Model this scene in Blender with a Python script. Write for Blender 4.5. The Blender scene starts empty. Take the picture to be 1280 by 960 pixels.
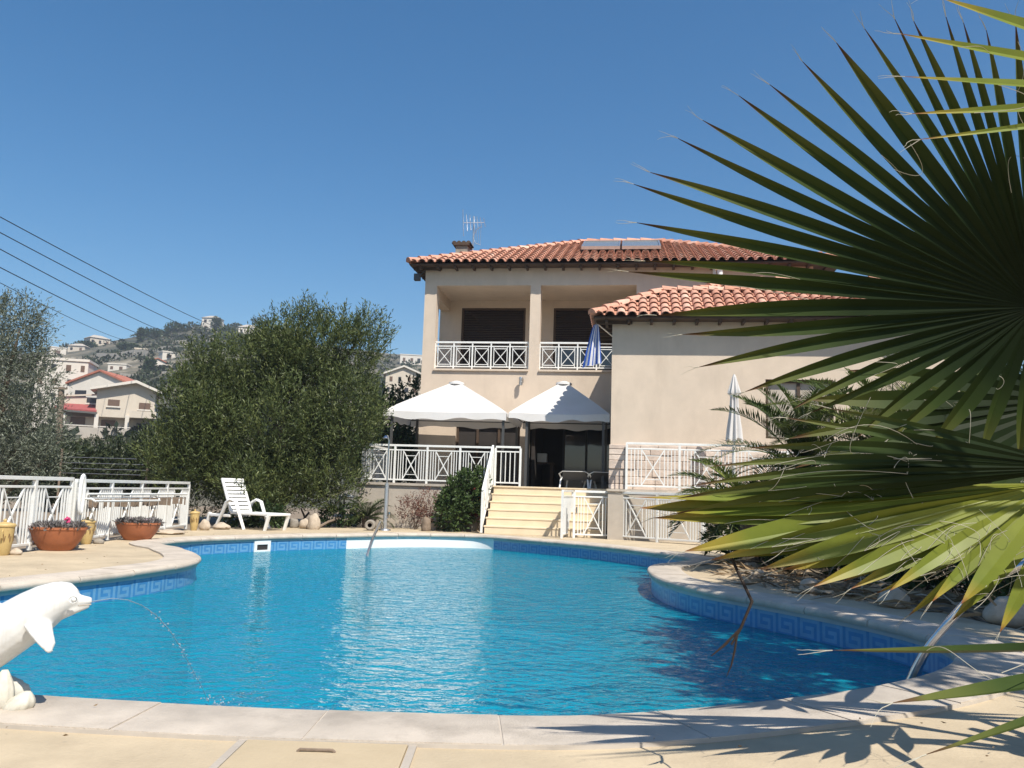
import bpy, bmesh, math, random
import numpy as np
from mathutils import Vector, Matrix
random.seed(7); RNG = np.random.default_rng(11)
S = bpy.context.scene
COL = S.collection
rad = math.radians

# ------------------------------------------------------------------ camera model (real metres, Z up, looking +Y)
FPX = 1050.0
PH = math.atan(.031); TL = math.atan(132.9/1050); CAMZ = 1.0
_R0 = Vector((1, 0, 0)); _U0 = Vector((0, -math.sin(TL), math.cos(TL))); CF = Vector((0, math.cos(TL), math.sin(TL)))
CR = _R0*math.cos(PH) + _U0*math.sin(PH); CU = -_R0*math.sin(PH) + _U0*math.cos(PH)
CC = Vector((0, 0, CAMZ))
def ray(x, y): return CF*FPX + CR*(x-640) + CU*(480-y)
def D(x, y, Y):
    d = ray(x, y); return CC + d*(Y/d.y)
def G(x, y, z=0.0):
    d = ray(x, y); return CC + d*((z-CAMZ)/d.z)
YAW = rad(8)
EX = Vector((math.cos(YAW), -math.sin(YAW), 0)); EY = Vector((math.sin(YAW), math.cos(YAW), 0))
HO = D(526, 480, 24.2); HO = Vector((HO.x, HO.y, 0))
def L(x, y, c=0.0):                       # pixel -> house frame, on the plane local y = c
    d = ray(x, y); k = ((HO-CC).dot(EY)+c)/d.dot(EY)
    p = CC + d*k - HO
    return Vector((p.dot(EX), p.dot(EY), p.z))
def W(a, b, z=0.0):
    p = HO + EX*a + EY*b; return Vector((p.x, p.y, z))

# ------------------------------------------------------------------ object helpers
def tag(o, label=None, cat=None, group=None, kind=None):
    if label: o['label'] = label
    if cat: o['category'] = cat
    if group: o['group'] = group
    if kind: o['kind'] = kind
    return o
def thing(name, label, cat, loc=(0, 0, 0), rotz=0.0, group=None):
    o = bpy.data.objects.new(name, None); COL.objects.link(o)
    o.location = loc; o.rotation_euler = (0, 0, rotz); o.empty_display_size = .2
    return tag(o, label, cat, group)
def rootmat(o):
    while o.parent is not None: o = o.parent
    return Matrix.Translation(o.location) @ o.rotation_euler.to_matrix().to_4x4()
def copy_tree(o, parent=None):
    c = o.copy(); COL.objects.link(c)
    if parent is not None: c.parent = parent
    for ch in list(o.children): copy_tree(ch, c)
    return c

class MB:
    def __init__(s): s.v = []; s.f = []; s.m = []; s.a = []
    def add(s, vs, fs, m=0, a=0.0):
        n = len(s.v); s.v += [Vector(p) for p in vs]
        if isinstance(a, (list, tuple)): s.a += list(a)
        else: s.a += [a]*len(vs)
        for f in fs: s.f.append([i+n for i in f]); s.m.append(m)
    def box(s, x0, x1, y0, y1, z0, z1, m=0, a=0.0):
        s.add([(x0,y0,z0),(x1,y0,z0),(x1,y1,z0),(x0,y1,z0),(x0,y0,z1),(x1,y0,z1),(x1,y1,z1),(x0,y1,z1)],
              [(0,3,2,1),(4,5,6,7),(0,1,5,4),(1,2,6,5),(2,3,7,6),(3,0,4,7)], m, a)
    def bar(s, p, q, w, h=None, up=(0,0,1), m=0, a=0.0):
        p = Vector(p); q = Vector(q); h = h or w; d = (q-p).normalized(); up = Vector(up)
        if abs(d.dot(up)) > .98: up = Vector((0,1,0)) if abs(d.y) < .9 else Vector((1,0,0))
        r = d.cross(up).normalized(); u = r.cross(d)
        r = r*w/2; u = u*h/2
        s.add([p-r-u,p+r-u,p+r+u,p-r+u,q-r-u,q+r-u,q+r+u,q-r+u],
              [(0,3,2,1),(4,5,6,7),(0,1,5,4),(1,2,6,5),(2,3,7,6),(3,0,4,7)][::1], m, a)
    def tube(s, pts, r, n=8, m=0, cap=True, a=0.0, flat=None):
        pts = [Vector(p) for p in pts]; k = len(pts)
        rs = r if isinstance(r, (list, tuple)) else [r]*k
        base = len(s.v); ref = None; vs = []; al = []
        for i, p in enumerate(pts):
            d = (pts[min(i+1,k-1)]-pts[max(i-1,0)])
            if d.length < 1e-9: d = Vector((0,0,1))
            d.normalize()
            if ref is None:
                ref = Vector((0,0,1)) if abs(d.z) < .9 else Vector((1,0,0))
            u = (ref - d*ref.dot(d))
            if u.length < 1e-6: u = d.orthogonal()
            u.normalize(); ref = u; w = d.cross(u)
            for j in range(n):
                an = 2*math.pi*j/n; rr = rs[i]
                ru, rw = (rr*flat[0], rr*flat[1]) if flat else (rr, rr)
                vs.append(p + u*math.cos(an)*ru + w*math.sin(an)*rw)
                al.append(a[i] if isinstance(a, (list, tuple)) else a)
        fs = []
        for i in range(k-1):
            for j in range(n):
                fs.append((i*n+j, i*n+(j+1)%n, (i+1)*n+(j+1)%n, (i+1)*n+j))
        if cap:
            fs.append(tuple(range(n))[::-1]); fs.append(tuple(range((k-1)*n, k*n)))
        s.add(vs, fs, m, al)
    def lathe(s, prof, c=(0,0,0), n=24, m=0, sx=1.0, sy=1.0, a=0.0):
        c = Vector(c); vs = []; k = len(prof)
        for (r, z) in prof:
            for j in range(n):
                an = 2*math.pi*j/n; vs.append(c+Vector((r*math.cos(an)*sx, r*math.sin(an)*sy, z)))
        fs = [(i*n+j, i*n+(j+1)%n, (i+1)*n+(j+1)%n, (i+1)*n+j) for i in range(k-1) for j in range(n)]
        if prof[0][0] > 1e-4: fs.append(tuple(range(n))[::-1])
        if prof[-1][0] > 1e-4: fs.append(tuple(range((k-1)*n, k*n)))
        s.add(vs, fs, m, a)
    def blob(s, c, r, n=2, jit=.2, m=0, seed=0, a=0.0):
        bm = bmesh.new(); bmesh.ops.create_icosphere(bm, subdivisions=n, radius=1)
        rr = random.Random(seed); r = Vector(r) if not isinstance(r, (int, float)) else Vector((r, r, r)); c = Vector(c)
        ph = [rr.uniform(0, 6) for _ in range(6)]
        vs = []
        for v in bm.verts:
            p = v.co
            k = 1+jit*(.5*math.sin(2.3*p.x+ph[0])+.5*math.sin(2.9*p.y+ph[1])+.4*math.sin(3.7*p.z+ph[2])+.3*math.sin(6*p.x+ph[3]+4*p.y))+rr.uniform(-.3, .3)*jit
            vs.append(c+Vector((p.x*r.x*k, p.y*r.y*k, p.z*r.z*k)))
        fs = [tuple(v.index for v in f.verts) for f in bm.faces]; bm.free()
        s.add(vs, fs, m, a)
    def build(s, name, mats, parent=None, world=False, smooth=False, ang=35, bevel=0, attr=None, seg=2):
        if not isinstance(mats, (list, tuple)): mats = [mats]
        vs = s.v; org = None
        if world:
            if parent is not None:
                inv = rootmat(parent).inverted(); vs = [inv @ v for v in vs]
            else:
                A = np.array([tuple(v) for v in vs]); org = Vector(((A[:,0].min()+A[:,0].max())/2, (A[:,1].min()+A[:,1].max())/2, A[:,2].min()))
                vs = [v-org for v in vs]
        me = bpy.data.meshes.new(name); me.from_pydata([tuple(v) for v in vs], [], s.f)
        for m in mats: me.materials.append(m)
        if len(mats) > 1: me.polygons.foreach_set('material_index', s.m)
        if attr:
            at = me.attributes.new(attr, 'FLOAT', 'POINT'); at.data.foreach_set('value', s.a)
        bm = bmesh.new(); bm.from_mesh(me); bmesh.ops.recalc_face_normals(bm, faces=bm.faces); bm.to_mesh(me); bm.free()
        if smooth:
            me.polygons.foreach_set('use_smooth', [True]*len(me.polygons)); me.set_sharp_from_angle(angle=rad(ang))
        me.update()
        o = bpy.data.objects.new(name, me); COL.objects.link(o)
        if org is not None: o.location = org
        if parent is not None: o.parent = parent
        if bevel:
            b = o.modifiers.new('bevel', 'BEVEL'); b.width = bevel; b.segments = seg; b.limit_method = 'ANGLE'; b.angle_limit = rad(40)
        return o
def quick(name, V, Fq, mats, parent=None, attr=None, av=None, smooth=False, org=None):   # fast mesh of quads from numpy (already in parent space)
    me = bpy.data.meshes.new(name); n = len(V)
    if org is not None: V = V - np.array(org)
    k = Fq.shape[1]
    me.vertices.add(n); me.vertices.foreach_set('co', V.astype(np.float32).ravel())
    me.loops.add(Fq.size); me.loops.foreach_set('vertex_index', Fq.astype(np.int32).ravel())
    me.polygons.add(len(Fq)); me.polygons.foreach_set('loop_start', np.arange(0, Fq.size, k, dtype=np.int32))
    if smooth: me.polygons.foreach_set('use_smooth', np.ones(len(Fq), dtype=bool))
    me.update(calc_edges=True); me.validate()
    me.materials.append(mats)
    if attr:
        at = me.attributes.new(attr, 'FLOAT', 'POINT'); at.data.foreach_set('value', av.astype(np.float32))
    o = bpy.data.objects.new(name, me); COL.objects.link(o)
    if org is not None: o.location = org
    if parent is not None: o.parent = parent
    return o

# ------------------------------------------------------------------ materials
def nmat(name):
    m = bpy.data.materials.new(name); m.use_nodes = True; nt = m.node_tree
    return m, nt, nt.nodes['Principled BSDF'], nt.nodes['Material Output']
def mat(name, col, rough=.7, var=.15, scale=4.0, bump=0.0, bscale=40.0, metal=0.0, spec=.4, attr=None, acols=None,
        stain=None, sscale=1.2, world=False, transl=0.0, coat=0.0, streak=0):
    m, nt, b, out = nmat(name); N = nt.nodes; K = nt.links
    b.inputs['Roughness'].default_value = rough; b.inputs['Metallic'].default_value = metal
    b.inputs['Specular IOR Level'].default_value = spec
    if coat: b.inputs['Coat Weight'].default_value = coat
    if world: tc = N.new('ShaderNodeNewGeometry'); cs = tc.outputs['Position']
    else: tc = N.new('ShaderNodeTexCoord'); cs = tc.outputs['Object']
    no = N.new('ShaderNodeTexNoise'); no.inputs['Scale'].default_value = scale; no.inputs['Detail'].default_value = 6; no.inputs['Roughness'].default_value = .62
    K.new(cs, no.inputs['Vector'])
    c3 = tuple(col)
    if attr:
        at = N.new('ShaderNodeAttribute'); at.attribute_name = attr
        rp = N.new('ShaderNodeValToRGB'); K.new(at.outputs['Fac'], rp.inputs['Fac'])
        el = rp.color_ramp.elements
        for i, (p, c) in enumerate(acols):
            e = el[i] if i < 2 else el.new(p)
            e.position = p; e.color = (*c, 1)
        basec = rp.outputs['Color']
    else:
        rgb = N.new('ShaderNodeRGB'); rgb.outputs[0].default_value = (*c3, 1); basec = rgb.outputs[0]
    mr = N.new('ShaderNodeMapRange'); mr.inputs['From Min'].default_value = .3; mr.inputs['From Max'].default_value = .7
    mr.inputs['To Min'].default_value = 1-var; mr.inputs['To Max'].default_value = 1+var
    K.new(no.outputs['Fac'], mr.inputs['Value'])
    mul = N.new('ShaderNodeVectorMath'); mul.operation = 'SCALE'; K.new(basec, mul.inputs[0]); K.new(mr.outputs[0], mul.inputs['Scale'])
    cur = mul.outputs[0]
    if stain:
        n2 = N.new('ShaderNodeTexNoise'); n2.inputs['Scale'].default_value = sscale; n2.inputs['Detail'].default_value = 9; n2.inputs['Roughness'].default_value = .7
        
        if streak:
            mp2 = N.new('ShaderNodeMapping'); mp2.inputs['Scale'].default_value = (streak, streak, .35); K.new(cs, mp2.inputs['Vector']); K.new(mp2.outputs[0], n2.inputs['Vector'])
        else: K.new(cs, n2.inputs['Vector'])
        r2 = N.new('ShaderNodeMapRange'); r2.inputs['From Min'].default_value = .5; r2.inputs['From Max'].default_value = .72
        r2.inputs['To Max'].default_value = stain[1]; K.new(n2.outputs['Fac'], r2.inputs['Value'])
        mx = N.new('ShaderNodeMix'); mx.data_type = 'RGBA'; K.new(r2.outputs[0], mx.inputs['Factor'])
        K.new(cur, mx.inputs['A']); mx.inputs['B'].default_value = (*stain[0], 1); cur = mx.outputs['Result']
    K.new(cur, b.inputs['Base Color'])
    if bump:
        n3 = N.new('ShaderNodeTexNoise'); n3.inputs['Scale'].default_value = bscale; n3.inputs['Detail'].default_value = 5
        K.new(cs, n3.inputs['Vector'])
        bp = N.new('ShaderNodeBump'); bp.inputs['Strength'].default_value = bump; bp.inputs['Distance'].default_value = .01
        K.new(n3.outputs['Fac'], bp.inputs['Height']); K.new(bp.outputs[0], b.inputs['Normal'])
    if transl:
        t = N.new('ShaderNodeBsdfTranslucent'); K.new(cur, t.inputs['Color'])
        mx = N.new('ShaderNodeMixShader'); mx.inputs[0].default_value = transl
        K.new(b.outputs[0], mx.inputs[1]); K.new(t.outputs[0], mx.inputs[2]); K.new(mx.outputs[0], out.inputs['Surface'])
    return m

M = {}
M['deck'] = mat('deck_paint', (.475,.385,.262), .8, .14, 1.7, .3, 60, stain=((.34,.27,.185), .75), sscale=1.3, world=True)
M['coping'] = mat('coping_stone', (.50,.435,.36), .75, .16, 3.5, .35, 90, stain=((.31,.265,.215), .75), sscale=2.6, world=True)
M['grout'] = mat('grout', (.46,.41,.35), .9, .1, 6, world=True)
M['white'] = mat('white_paint', (.74,.74,.71), .45, .05, 3, .05, 60, stain=((.5,.47,.4), .35), sscale=5)
M['whiteplastic'] = mat('white_plastic', (.78,.78,.76), .4, .03, 3, stain=((.6,.57,.5), .3), sscale=6)
M['canvas'] = mat('white_canvas', (.70,.68,.66), .85, .05, 3, .1, 120, stain=((.55,.52,.47), .5), sscale=1.5, transl=.18)
M['plaster'] = mat('tan_plaster', (.60,.495,.39), .9, .06, 2.2, .35, 70, stain=((.47,.38,.295), .5), sscale=1.1, streak=1.6)
M['soffit'] = mat('dark_timber', (.07,.045,.03), .8, .2, 6)
M['shutter'] = mat('brown_shutter', (.045,.03,.024), .55, .15, 8)
M['void'] = mat('dark_interior', (.035,.03,.028), .9, .2, 2)  # near-black colour stands in for shade inside rooms and openings
M['stonewall'] = mat('stone_cladding', (.5,.4,.33), .9, .2, 4, .8, 25, attr='rnd', acols=[(0,(.50,.40,.33)),(1,(.63,.53,.45))])
M['greywall'] = mat('grey_render', (.42,.37,.31), .9, .1, 3, .3, 50, stain=((.3,.26,.21), .5), sscale=2)
M['step'] = mat('yellow_step_paint', (.70,.58,.41), .8, .06, 3, .2, 60, stain=((.6,.47,.29), .4), sscale=2)
M['tile'] = mat('clay_roof_tile', (.5,.2,.1), .85, .16, 9, .3, 40, attr='rnd', acols=[(0,(.39,.185,.12)),(.35,(.49,.245,.165)),(.75,(.57,.31,.22)),(1,(.64,.41,.31))])
M['mortar'] = mat('roof_mortar', (.4,.3,.22), .9, .2, 9)
M['alu'] = mat('aluminium', (.6,.6,.6), .35, .05, 5, metal=.9)
M['steel'] = mat('stainless_steel', (.62,.62,.63), .18, .05, 5, metal=1.0)
M['darkmetal'] = mat('dark_metal', (.06,.06,.06), .5, .1, 5)
M['panel'] = mat('solar_glass', (.16,.18,.2), .25, .05, 3, spec=.8)
M['terracotta'] = mat('terracotta', (.36,.125,.055), .55, .12, 5, .15, 50, stain=((.25,.09,.045), .5), sscale=4)
M['ceramic'] = mat('yellow_ceramic', (.50,.36,.15), .55, .12, 9, .2, 40, stain=((.3,.2,.09), .5), sscale=9)
M['ceramicdark'] = mat('ceramic_relief', (.2,.12,.05), .7, .1, 9)
M['soil'] = mat('soil', (.09,.06,.04), .95, .3, 12, .5, 40)
M['bed'] = mat('planting_bed', (.24,.19,.14), .95, .3, 5, .8, 18, stain=((.12,.09,.06), .8), sscale=2.5, world=True)
M['rock'] = mat('pale_rock', (.46,.38,.29), .9, .22, 7, .8, 18, stain=((.25,.2,.15), .6), sscale=6)
M['rockdark'] = mat('grey_rock', (.27,.24,.2), .9, .22, 7, .8, 18)
M['wood'] = mat('weathered_wood', (.2,.15,.11), .85, .25, 12, .4, 40)
M['bark'] = mat('bark', (.1,.075,.055), .95, .25, 10, .7, 25)
M['statue'] = mat('white_statue_paint', (.64,.64,.62), .5, .03, 4, .12, 35, stain=((.5,.47,.41), .55), sscale=6, streak=6)
M['statuebase'] = mat('cream_statue_base', (.56,.53,.45), .6, .08, 4, .3, 30, stain=((.38,.34,.26), .7), sscale=9)
M['cable'] = mat('cable', (.02,.025,.04), .6, .1, 3)
M['hatch'] = mat('hatch_lid', (.455,.365,.24), .8, .06, 3, .2, 60, stain=((.35,.27,.17), .5), sscale=2)
M['red'] = mat('red_leaf', (.22,.02,.025), .6, .3, 9, transl=.2)
M['pink'] = mat('pink_petal', (.65,.06,.2), .6, .2, 20, transl=.3)
M['lilac'] = mat('lilac_petal', (.5,.38,.42), .6, .2, 20, transl=.3)
def leafmat(name, a, b, c, transl=.22, rough=.5):
    return mat(name, b, rough, .2, 1.3, attr='rnd', acols=[(0, a), (.6, b), (1, c)], transl=transl, spec=.35)
M['leaf_acacia'] = leafmat('acacia_leaf', (.038,.056,.018), (.088,.114,.035), (.19,.21,.07))
M['leaf_mid'] = leafmat('green_shrub_leaf', (.025,.045,.012), (.06,.10,.028), (.13,.18,.05))
M['leaf_olive'] = leafmat('olive_leaf', (.07,.085,.055), (.15,.17,.12), (.32,.33,.26))
M['leaf_dark'] = leafmat('dark_shrub_leaf', (.015,.03,.010), (.035,.065,.02), (.08,.12,.03))
M['leaf_hedge'] = leafmat('hedge_leaf', (.02,.03,.013), (.045,.06,.025), (.09,.105,.045))
M['leaf_red'] = leafmat('reddish_leaf', (.07,.025,.02), (.17,.07,.055), (.25,.14,.08))
M['leaf_cycas'] = leafmat('cycas_leaf', (.02,.035,.013), (.04,.065,.022), (.09,.12,.04), .12, .4)
M['leaf_feather'] = leafmat('feather_palm_leaf', (.04,.06,.016), (.10,.135,.035), (.22,.24,.06), .22, .4)
M['leaf_grey'] = leafmat('grey_plant', (.12,.11,.10), (.22,.2,.19), (.3,.27,.26))
M['dry'] = mat('dry_palm_leaf', (.26,.19,.11), .8, .3, 9, attr='rnd', acols=[(0,(.14,.09,.05)),(.5,(.3,.21,.12)),(1,(.46,.37,.26))])
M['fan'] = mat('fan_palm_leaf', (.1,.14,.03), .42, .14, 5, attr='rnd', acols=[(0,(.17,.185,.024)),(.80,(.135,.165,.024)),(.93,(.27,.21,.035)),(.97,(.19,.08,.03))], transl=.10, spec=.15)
M['fanshade'] = mat('shaded_fan_palm_leaf', (.05,.07,.02), .5, .14, 5, attr='rnd', acols=[(0,(.007,.011,.004)),(.45,(.012,.022,.007)),(.7,(.035,.055,.014)),(.9,(.09,.10,.025)),(.95,(.08,.045,.022))], transl=.04, spec=.06)  # fan leaf with its shade painted into the colour, blackest at the hub
M['fibre'] = mat('palm_fibre', (.5,.47,.38), .8, .1, 9, transl=.3)
M['pwhite'] = mat('far_white_render', (.62,.57,.50), .9, .06, 1)
M['pcream'] = mat('far_cream_render', (.55,.48,.39), .9, .06, 1)
M['pgrey'] = mat('far_grey_render', (.4,.36,.31), .9, .1, 1)
M['froof'] = mat('far_red_roof', (.36,.13,.085), .9, .15, 2)
M['froofdull'] = mat('far_dull_roof', (.30,.075,.07), .9, .12, 2)
M['fglass'] = mat('far_shutter', (.13,.08,.055), .6, .1, 3)
M['fdark'] = mat('far_window_dark', (.03,.03,.035), .4, .1, 3)
M['whiteplaster'] = mat('pool_white_plaster', (.80,.78,.75), .7, .05, 3)
# glass of doors
def glassmat():
    m, nt, b, out = nmat('door_glass')
    b.inputs['Base Color'].default_value = (.03,.035,.04,1); b.inputs['Roughness'].default_value = .04; b.inputs['Specular IOR Level'].default_value = .9
    return m
M['glass'] = glassmat()
def watermat():
    m, nt, b, out = nmat('pool_water'); N = nt.nodes; K = nt.links; N.remove(b)
    g = N.new('ShaderNodeNewGeometry')
    mp = N.new('ShaderNodeMapping'); mp.inputs['Scale'].default_value = (1.0, 1.35, 1); mp.inputs['Rotation'].default_value = (0, 0, .25); K.new(g.outputs['Position'], mp.inputs['Vector'])
    n1 = N.new('ShaderNodeTexNoise'); n1.inputs['Scale'].default_value = 1.7; n1.inputs['Detail'].default_value = 2; n1.inputs['Distortion'].default_value = .6
    n2 = N.new('ShaderNodeTexNoise'); n2.inputs['Scale'].default_value = 7.5; n2.inputs['Detail'].default_value = 3; n2.inputs['Distortion'].default_value = .4
    K.new(mp.outputs[0], n1.inputs['Vector']); K.new(mp.outputs[0], n2.inputs['Vector'])
    b1 = N.new('ShaderNodeBump'); b1.inputs['Strength'].default_value = 1; b1.inputs['Distance'].default_value = .075
    b2 = N.new('ShaderNodeBump'); b2.inputs['Strength'].default_value = 1; b2.inputs['Distance'].default_value = .058
    K.new(n1.outputs['Fac'], b1.inputs['Height']); K.new(n2.outputs['Fac'], b2.inputs['Height']); K.new(b1.outputs[0], b2.inputs['Normal'])
    fr = N.new('ShaderNodeFresnel'); fr.inputs['IOR'].default_value = 1.33; K.new(b2.outputs[0], fr.inputs['Normal'])
    tr = N.new('ShaderNodeBsdfTransparent'); tr.inputs['Color'].default_value = (.50,.86,.95,1)
    df = N.new('ShaderNodeBsdfDiffuse'); df.inputs['Color'].default_value = (.007,.315,.44,1); K.new(b2.outputs[0], df.inputs['Normal'])
    m0 = N.new('ShaderNodeMixShader'); m0.inputs[0].default_value = .58; K.new(tr.outputs[0], m0.inputs[1]); K.new(df.outputs[0], m0.inputs[2])
    gl = N.new('ShaderNodeBsdfGlossy'); gl.inputs['Roughness'].default_value = .015; K.new(b2.outputs[0], gl.inputs['Normal'])
    mx = N.new('ShaderNodeMixShader'); K.new(fr.outputs[0], mx.inputs[0]); K.new(m0.outputs[0], mx.inputs[1]); K.new(gl.outputs[0], mx.inputs[2])
    K.new(mx.outputs[0], out.inputs['Surface'])
    return m
M['water'] = watermat()
M['mosaic'] = mat('pool_mosaic', (.03,.34,.56), .5, .12, 1.2, world=True)
M['mosaicdark'] = mat('band_dark_tile', (.05,.21,.44), .3, .12, 9, spec=.5)
M['mosaiclight'] = mat('band_light_tile', (.13,.31,.50), .3, .1, 9, spec=.5)
M['beam'] = mat('pool_bead', (.42,.46,.47), .6, .06, 4)
def hillmat():
    m, nt, b, out = nmat('dry_hillside'); N = nt.nodes; K = nt.links
    g = N.new('ShaderNodeNewGeometry')
    n1 = N.new('ShaderNodeTexNoise'); n1.inputs['Scale'].default_value = .055; n1.inputs['Detail'].default_value = 8; n1.inputs['Roughness'].default_value = .68
    mp = N.new('ShaderNodeMapping'); mp.inputs['Scale'].default_value = (1, 1.4, 3.5); K.new(g.outputs['Position'], mp.inputs['Vector']); K.new(mp.outputs[0], n1.inputs['Vector'])
    rp = N.new('ShaderNodeValToRGB'); el = rp.color_ramp.elements
    el[0].position = .40; el[0].color = (.04,.045,.028,1); el[1].position = .51; el[1].color = (.10,.09,.062,1)
    e = el.new(.60); e.color = (.19,.165,.12,1); e = el.new(.70); e.color = (.36,.32,.25,1)
    K.new(n1.outputs['Fac'], rp.inputs['Fac']); K.new(rp.outputs[0], b.inputs['Base Color']); b.inputs['Roughness'].default_value = .95
    return m
M['hill'] = hillmat()
M['earth'] = mat('dry_earth', (.22,.18,.13), .95, .25, .8, .6, 8, stain=((.1,.09,.05), .7), sscale=.5, world=True)

# ------------------------------------------------------------------ world, sun, camera
SUN_AZ, SUN_EL = rad(31), rad(54)         # azimuth measured from -Y (behind the camera) towards +X
sd = Vector((math.sin(SUN_AZ)*math.cos(SUN_EL), -math.cos(SUN_AZ)*math.cos(SUN_EL), math.sin(SUN_EL)))
w = bpy.data.worlds.new('World'); S.world = w; w.use_nodes = True
nt = w.node_tree; sky = nt.nodes.new('ShaderNodeTexSky'); sky.sky_type = 'NISHITA'; sky.sun_disc = False
sky.sun_elevation = SUN_EL; sky.sun_rotation = math.atan2(sd.x, sd.y); sky.altitude = 50; sky.air_density = 1.0; sky.dust_density = .7; sky.ozone_density = 1.6
hs = nt.nodes.new('ShaderNodeHueSaturation'); hs.inputs['Saturation'].default_value = 1.42; hs.inputs['Hue'].default_value = .497; nt.links.new(sky.outputs[0], hs.inputs['Color']); nt.links.new(hs.outputs[0], nt.nodes['Background'].inputs[0]); nt.nodes['Background'].inputs[1].default_value = .085
sl = bpy.data.lights.new('sun', 'SUN'); sl.energy = 4.4; sl.angle = rad(.5); sl.color = (1, .94, .84)
so = bpy.data.objects.new('sun', sl); COL.objects.link(so); so.rotation_euler = sd.to_track_quat('Z', 'Y').to_euler(); so.location = (5, -5, 20)
cd = bpy.data.cameras.new('camera'); cam = bpy.data.objects.new('camera', cd); COL.objects.link(cam); S.camera = cam
cd.sensor_width = 36; cd.lens = FPX*36/1280; cd.clip_start = .05; cd.clip_end = 3000
mw = Matrix((CR, CU, -CF)).transposed().to_4x4(); mw.translation = CC; cam.matrix_world = mw
S.view_settings.view_transform = 'Standard'; S.view_settings.look = 'None'; S.view_settings.exposure = 0.67; S.view_settings.gamma = 1
S.cycles.max_bounces = 8; S.cycles.transparent_max_bounces = 12; S.cycles.caustics_refractive = False; S.cycles.caustics_reflective = False
try: S.cycles.use_denoising = True
except Exception: pass

# ------------------------------------------------------------------ foliage helpers
def norm(a): return a/np.maximum(np.linalg.norm(a, axis=1, keepdims=True), 1e-9)
def leaves(P, Dr, length, width, bend=.15, rng=RNG):
    """diamond leaves: P base points, Dr unit directions -> V, F"""
    n = len(P); rnd = norm(rng.normal(size=(n, 3))); side = norm(np.cross(Dr, rnd)); nor = np.cross(side, Dr)
    ln = length*rng.uniform(.65, 1.25, (n, 1)); wd = width*rng.uniform(.7, 1.2, (n, 1))
    mid = P + Dr*ln*.5 + nor*ln*bend*.5
    V = np.stack([P, mid+side*wd*.5, P+Dr*ln - nor*ln*bend*.3, mid-side*wd*.5], 1).reshape(-1, 3)
    F = np.arange(4*n).reshape(-1, 4); return V, F
def crown(name, blobs, nspr, per, sprlen, llen, lwid, m, parent, inv, up=.5, droop=0.0, shell=.55, seed=1, smin=0.0, rootz=None):
    rng = np.random.default_rng(seed)
    vol = np.array([b[1][0]*b[1][1]+b[1][1]*b[1][2] for b in blobs]); pr = vol/vol.sum()
    bi = rng.choice(len(blobs), nspr, p=pr)
    C = np.array([b[0] for b in blobs])[bi]; Rr = np.array([b[1] for b in blobs])[bi]
    d = norm(rng.normal(size=(nspr, 3)))
    rr = shell + (1-shell)*rng.uniform(0, 1, (nspr, 1))**.7
    rr = rr*(1+.10*np.sin(d[:, :1]*7+C[:, :1])*np.sin(d[:, 2:]*6+bi[:, None]))
    P0 = C + d*Rr*rr
    dr = norm(d*Rr/Rr.max(1, keepdims=True) + np.array([0, 0, up]) + rng.normal(size=(nspr, 3))*.45)
    shade = rng.uniform(0, 1, nspr)
    allP, allD, allA = [], [], []
    for k in range(per):
        t = (k+rng.uniform(0, 1, (nspr, 1)))/per
        P = P0 + dr*sprlen*t + np.array([0, 0, -1])*droop*sprlen*t*t + rng.normal(size=(nspr, 3))*sprlen*.05
        dd = norm(dr + rng.normal(size=(nspr, 3))*.55 + np.array([0, 0, -droop*.8]))
        allP.append(P); allD.append(dd); allA.append(np.clip(shade*.65+rng.uniform(0, .35, nspr), 0, 1))
    P = np.concatenate(allP); Dd = np.concatenate(allD); A = np.concatenate(allA)
    if rootz is not None:
        k = P[:, 2] > rootz; P = P[k]; Dd = Dd[k]; A = A[k]
    V, F = leaves(P, Dd, llen, lwid, rng=rng)
    if inv is not None:
        I = np.array(inv); V = V@I[:3, :3].T + I[:3, 3]
    return quick(name, V, F, m, parent, 'rnd', np.repeat(A, 4))
def limb_tree(root, base, tips, r0, name='trunk', mats=None, mid=.45):
    mb = MB(); base = Vector(base)
    fork = base + Vector((0, 0, .0))
    for i, (t, r) in enumerate(tips):
        t = Vector(t); k = t-base
        pts = [base, base+Vector((k.x*.15, k.y*.15, k.z*.35)), base+Vector((k.x*.5, k.y*.5, k.z*.7)), t]
        mb.tube(pts, [r0 if i == 0 else r0*.7, r*1.3, r, r*.3], 8)
    return mb.build(name, mats or M['bark'], root, world=True, smooth=True)

# ------------------------------------------------------------------ pool outline
ctrl = [(-4.54,7.73),(-4.30,8.41),(-4.02,9.3),(-3.86,10.2),(-3.95,10.95),(-4.25,11.62),(-4.58,12.15),(-4.86,12.6),(-5.22,12.98),(-5.50,13.5),(-5.44,14.25),(-5.21,14.89),(-4.53,15.9),(-3.85,16.65),
        (-3.14,17.28),(-2.5,17.9),(-1.7,18.35),(-.9,18.5),(-.35,18.35),(.27,17.75),(1.06,17.02),(1.65,16.38),(2.15,15.66),(2.62,14.85),(2.92,14.1),(2.93,13.4),
        (2.55,12.75),(2.12,12.15),(1.92,11.4),(1.86,10.45),(1.98,9.6),(2.23,8.95),(2.74,7.98),(3.1,7.11),(3.2,6.4),(3.02,5.72),(2.7,5.25),(2.3,4.86),(1.78,4.5),(1.02,4.11),
        (.47,3.90),(.05,3.83),(-.8,3.82),(-1.52,3.86),(-2.11,3.92),(-2.9,4.05),(-3.7,4.4),(-4.35,5.0),(-4.7,5.8),(-4.75,6.8)]
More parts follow.
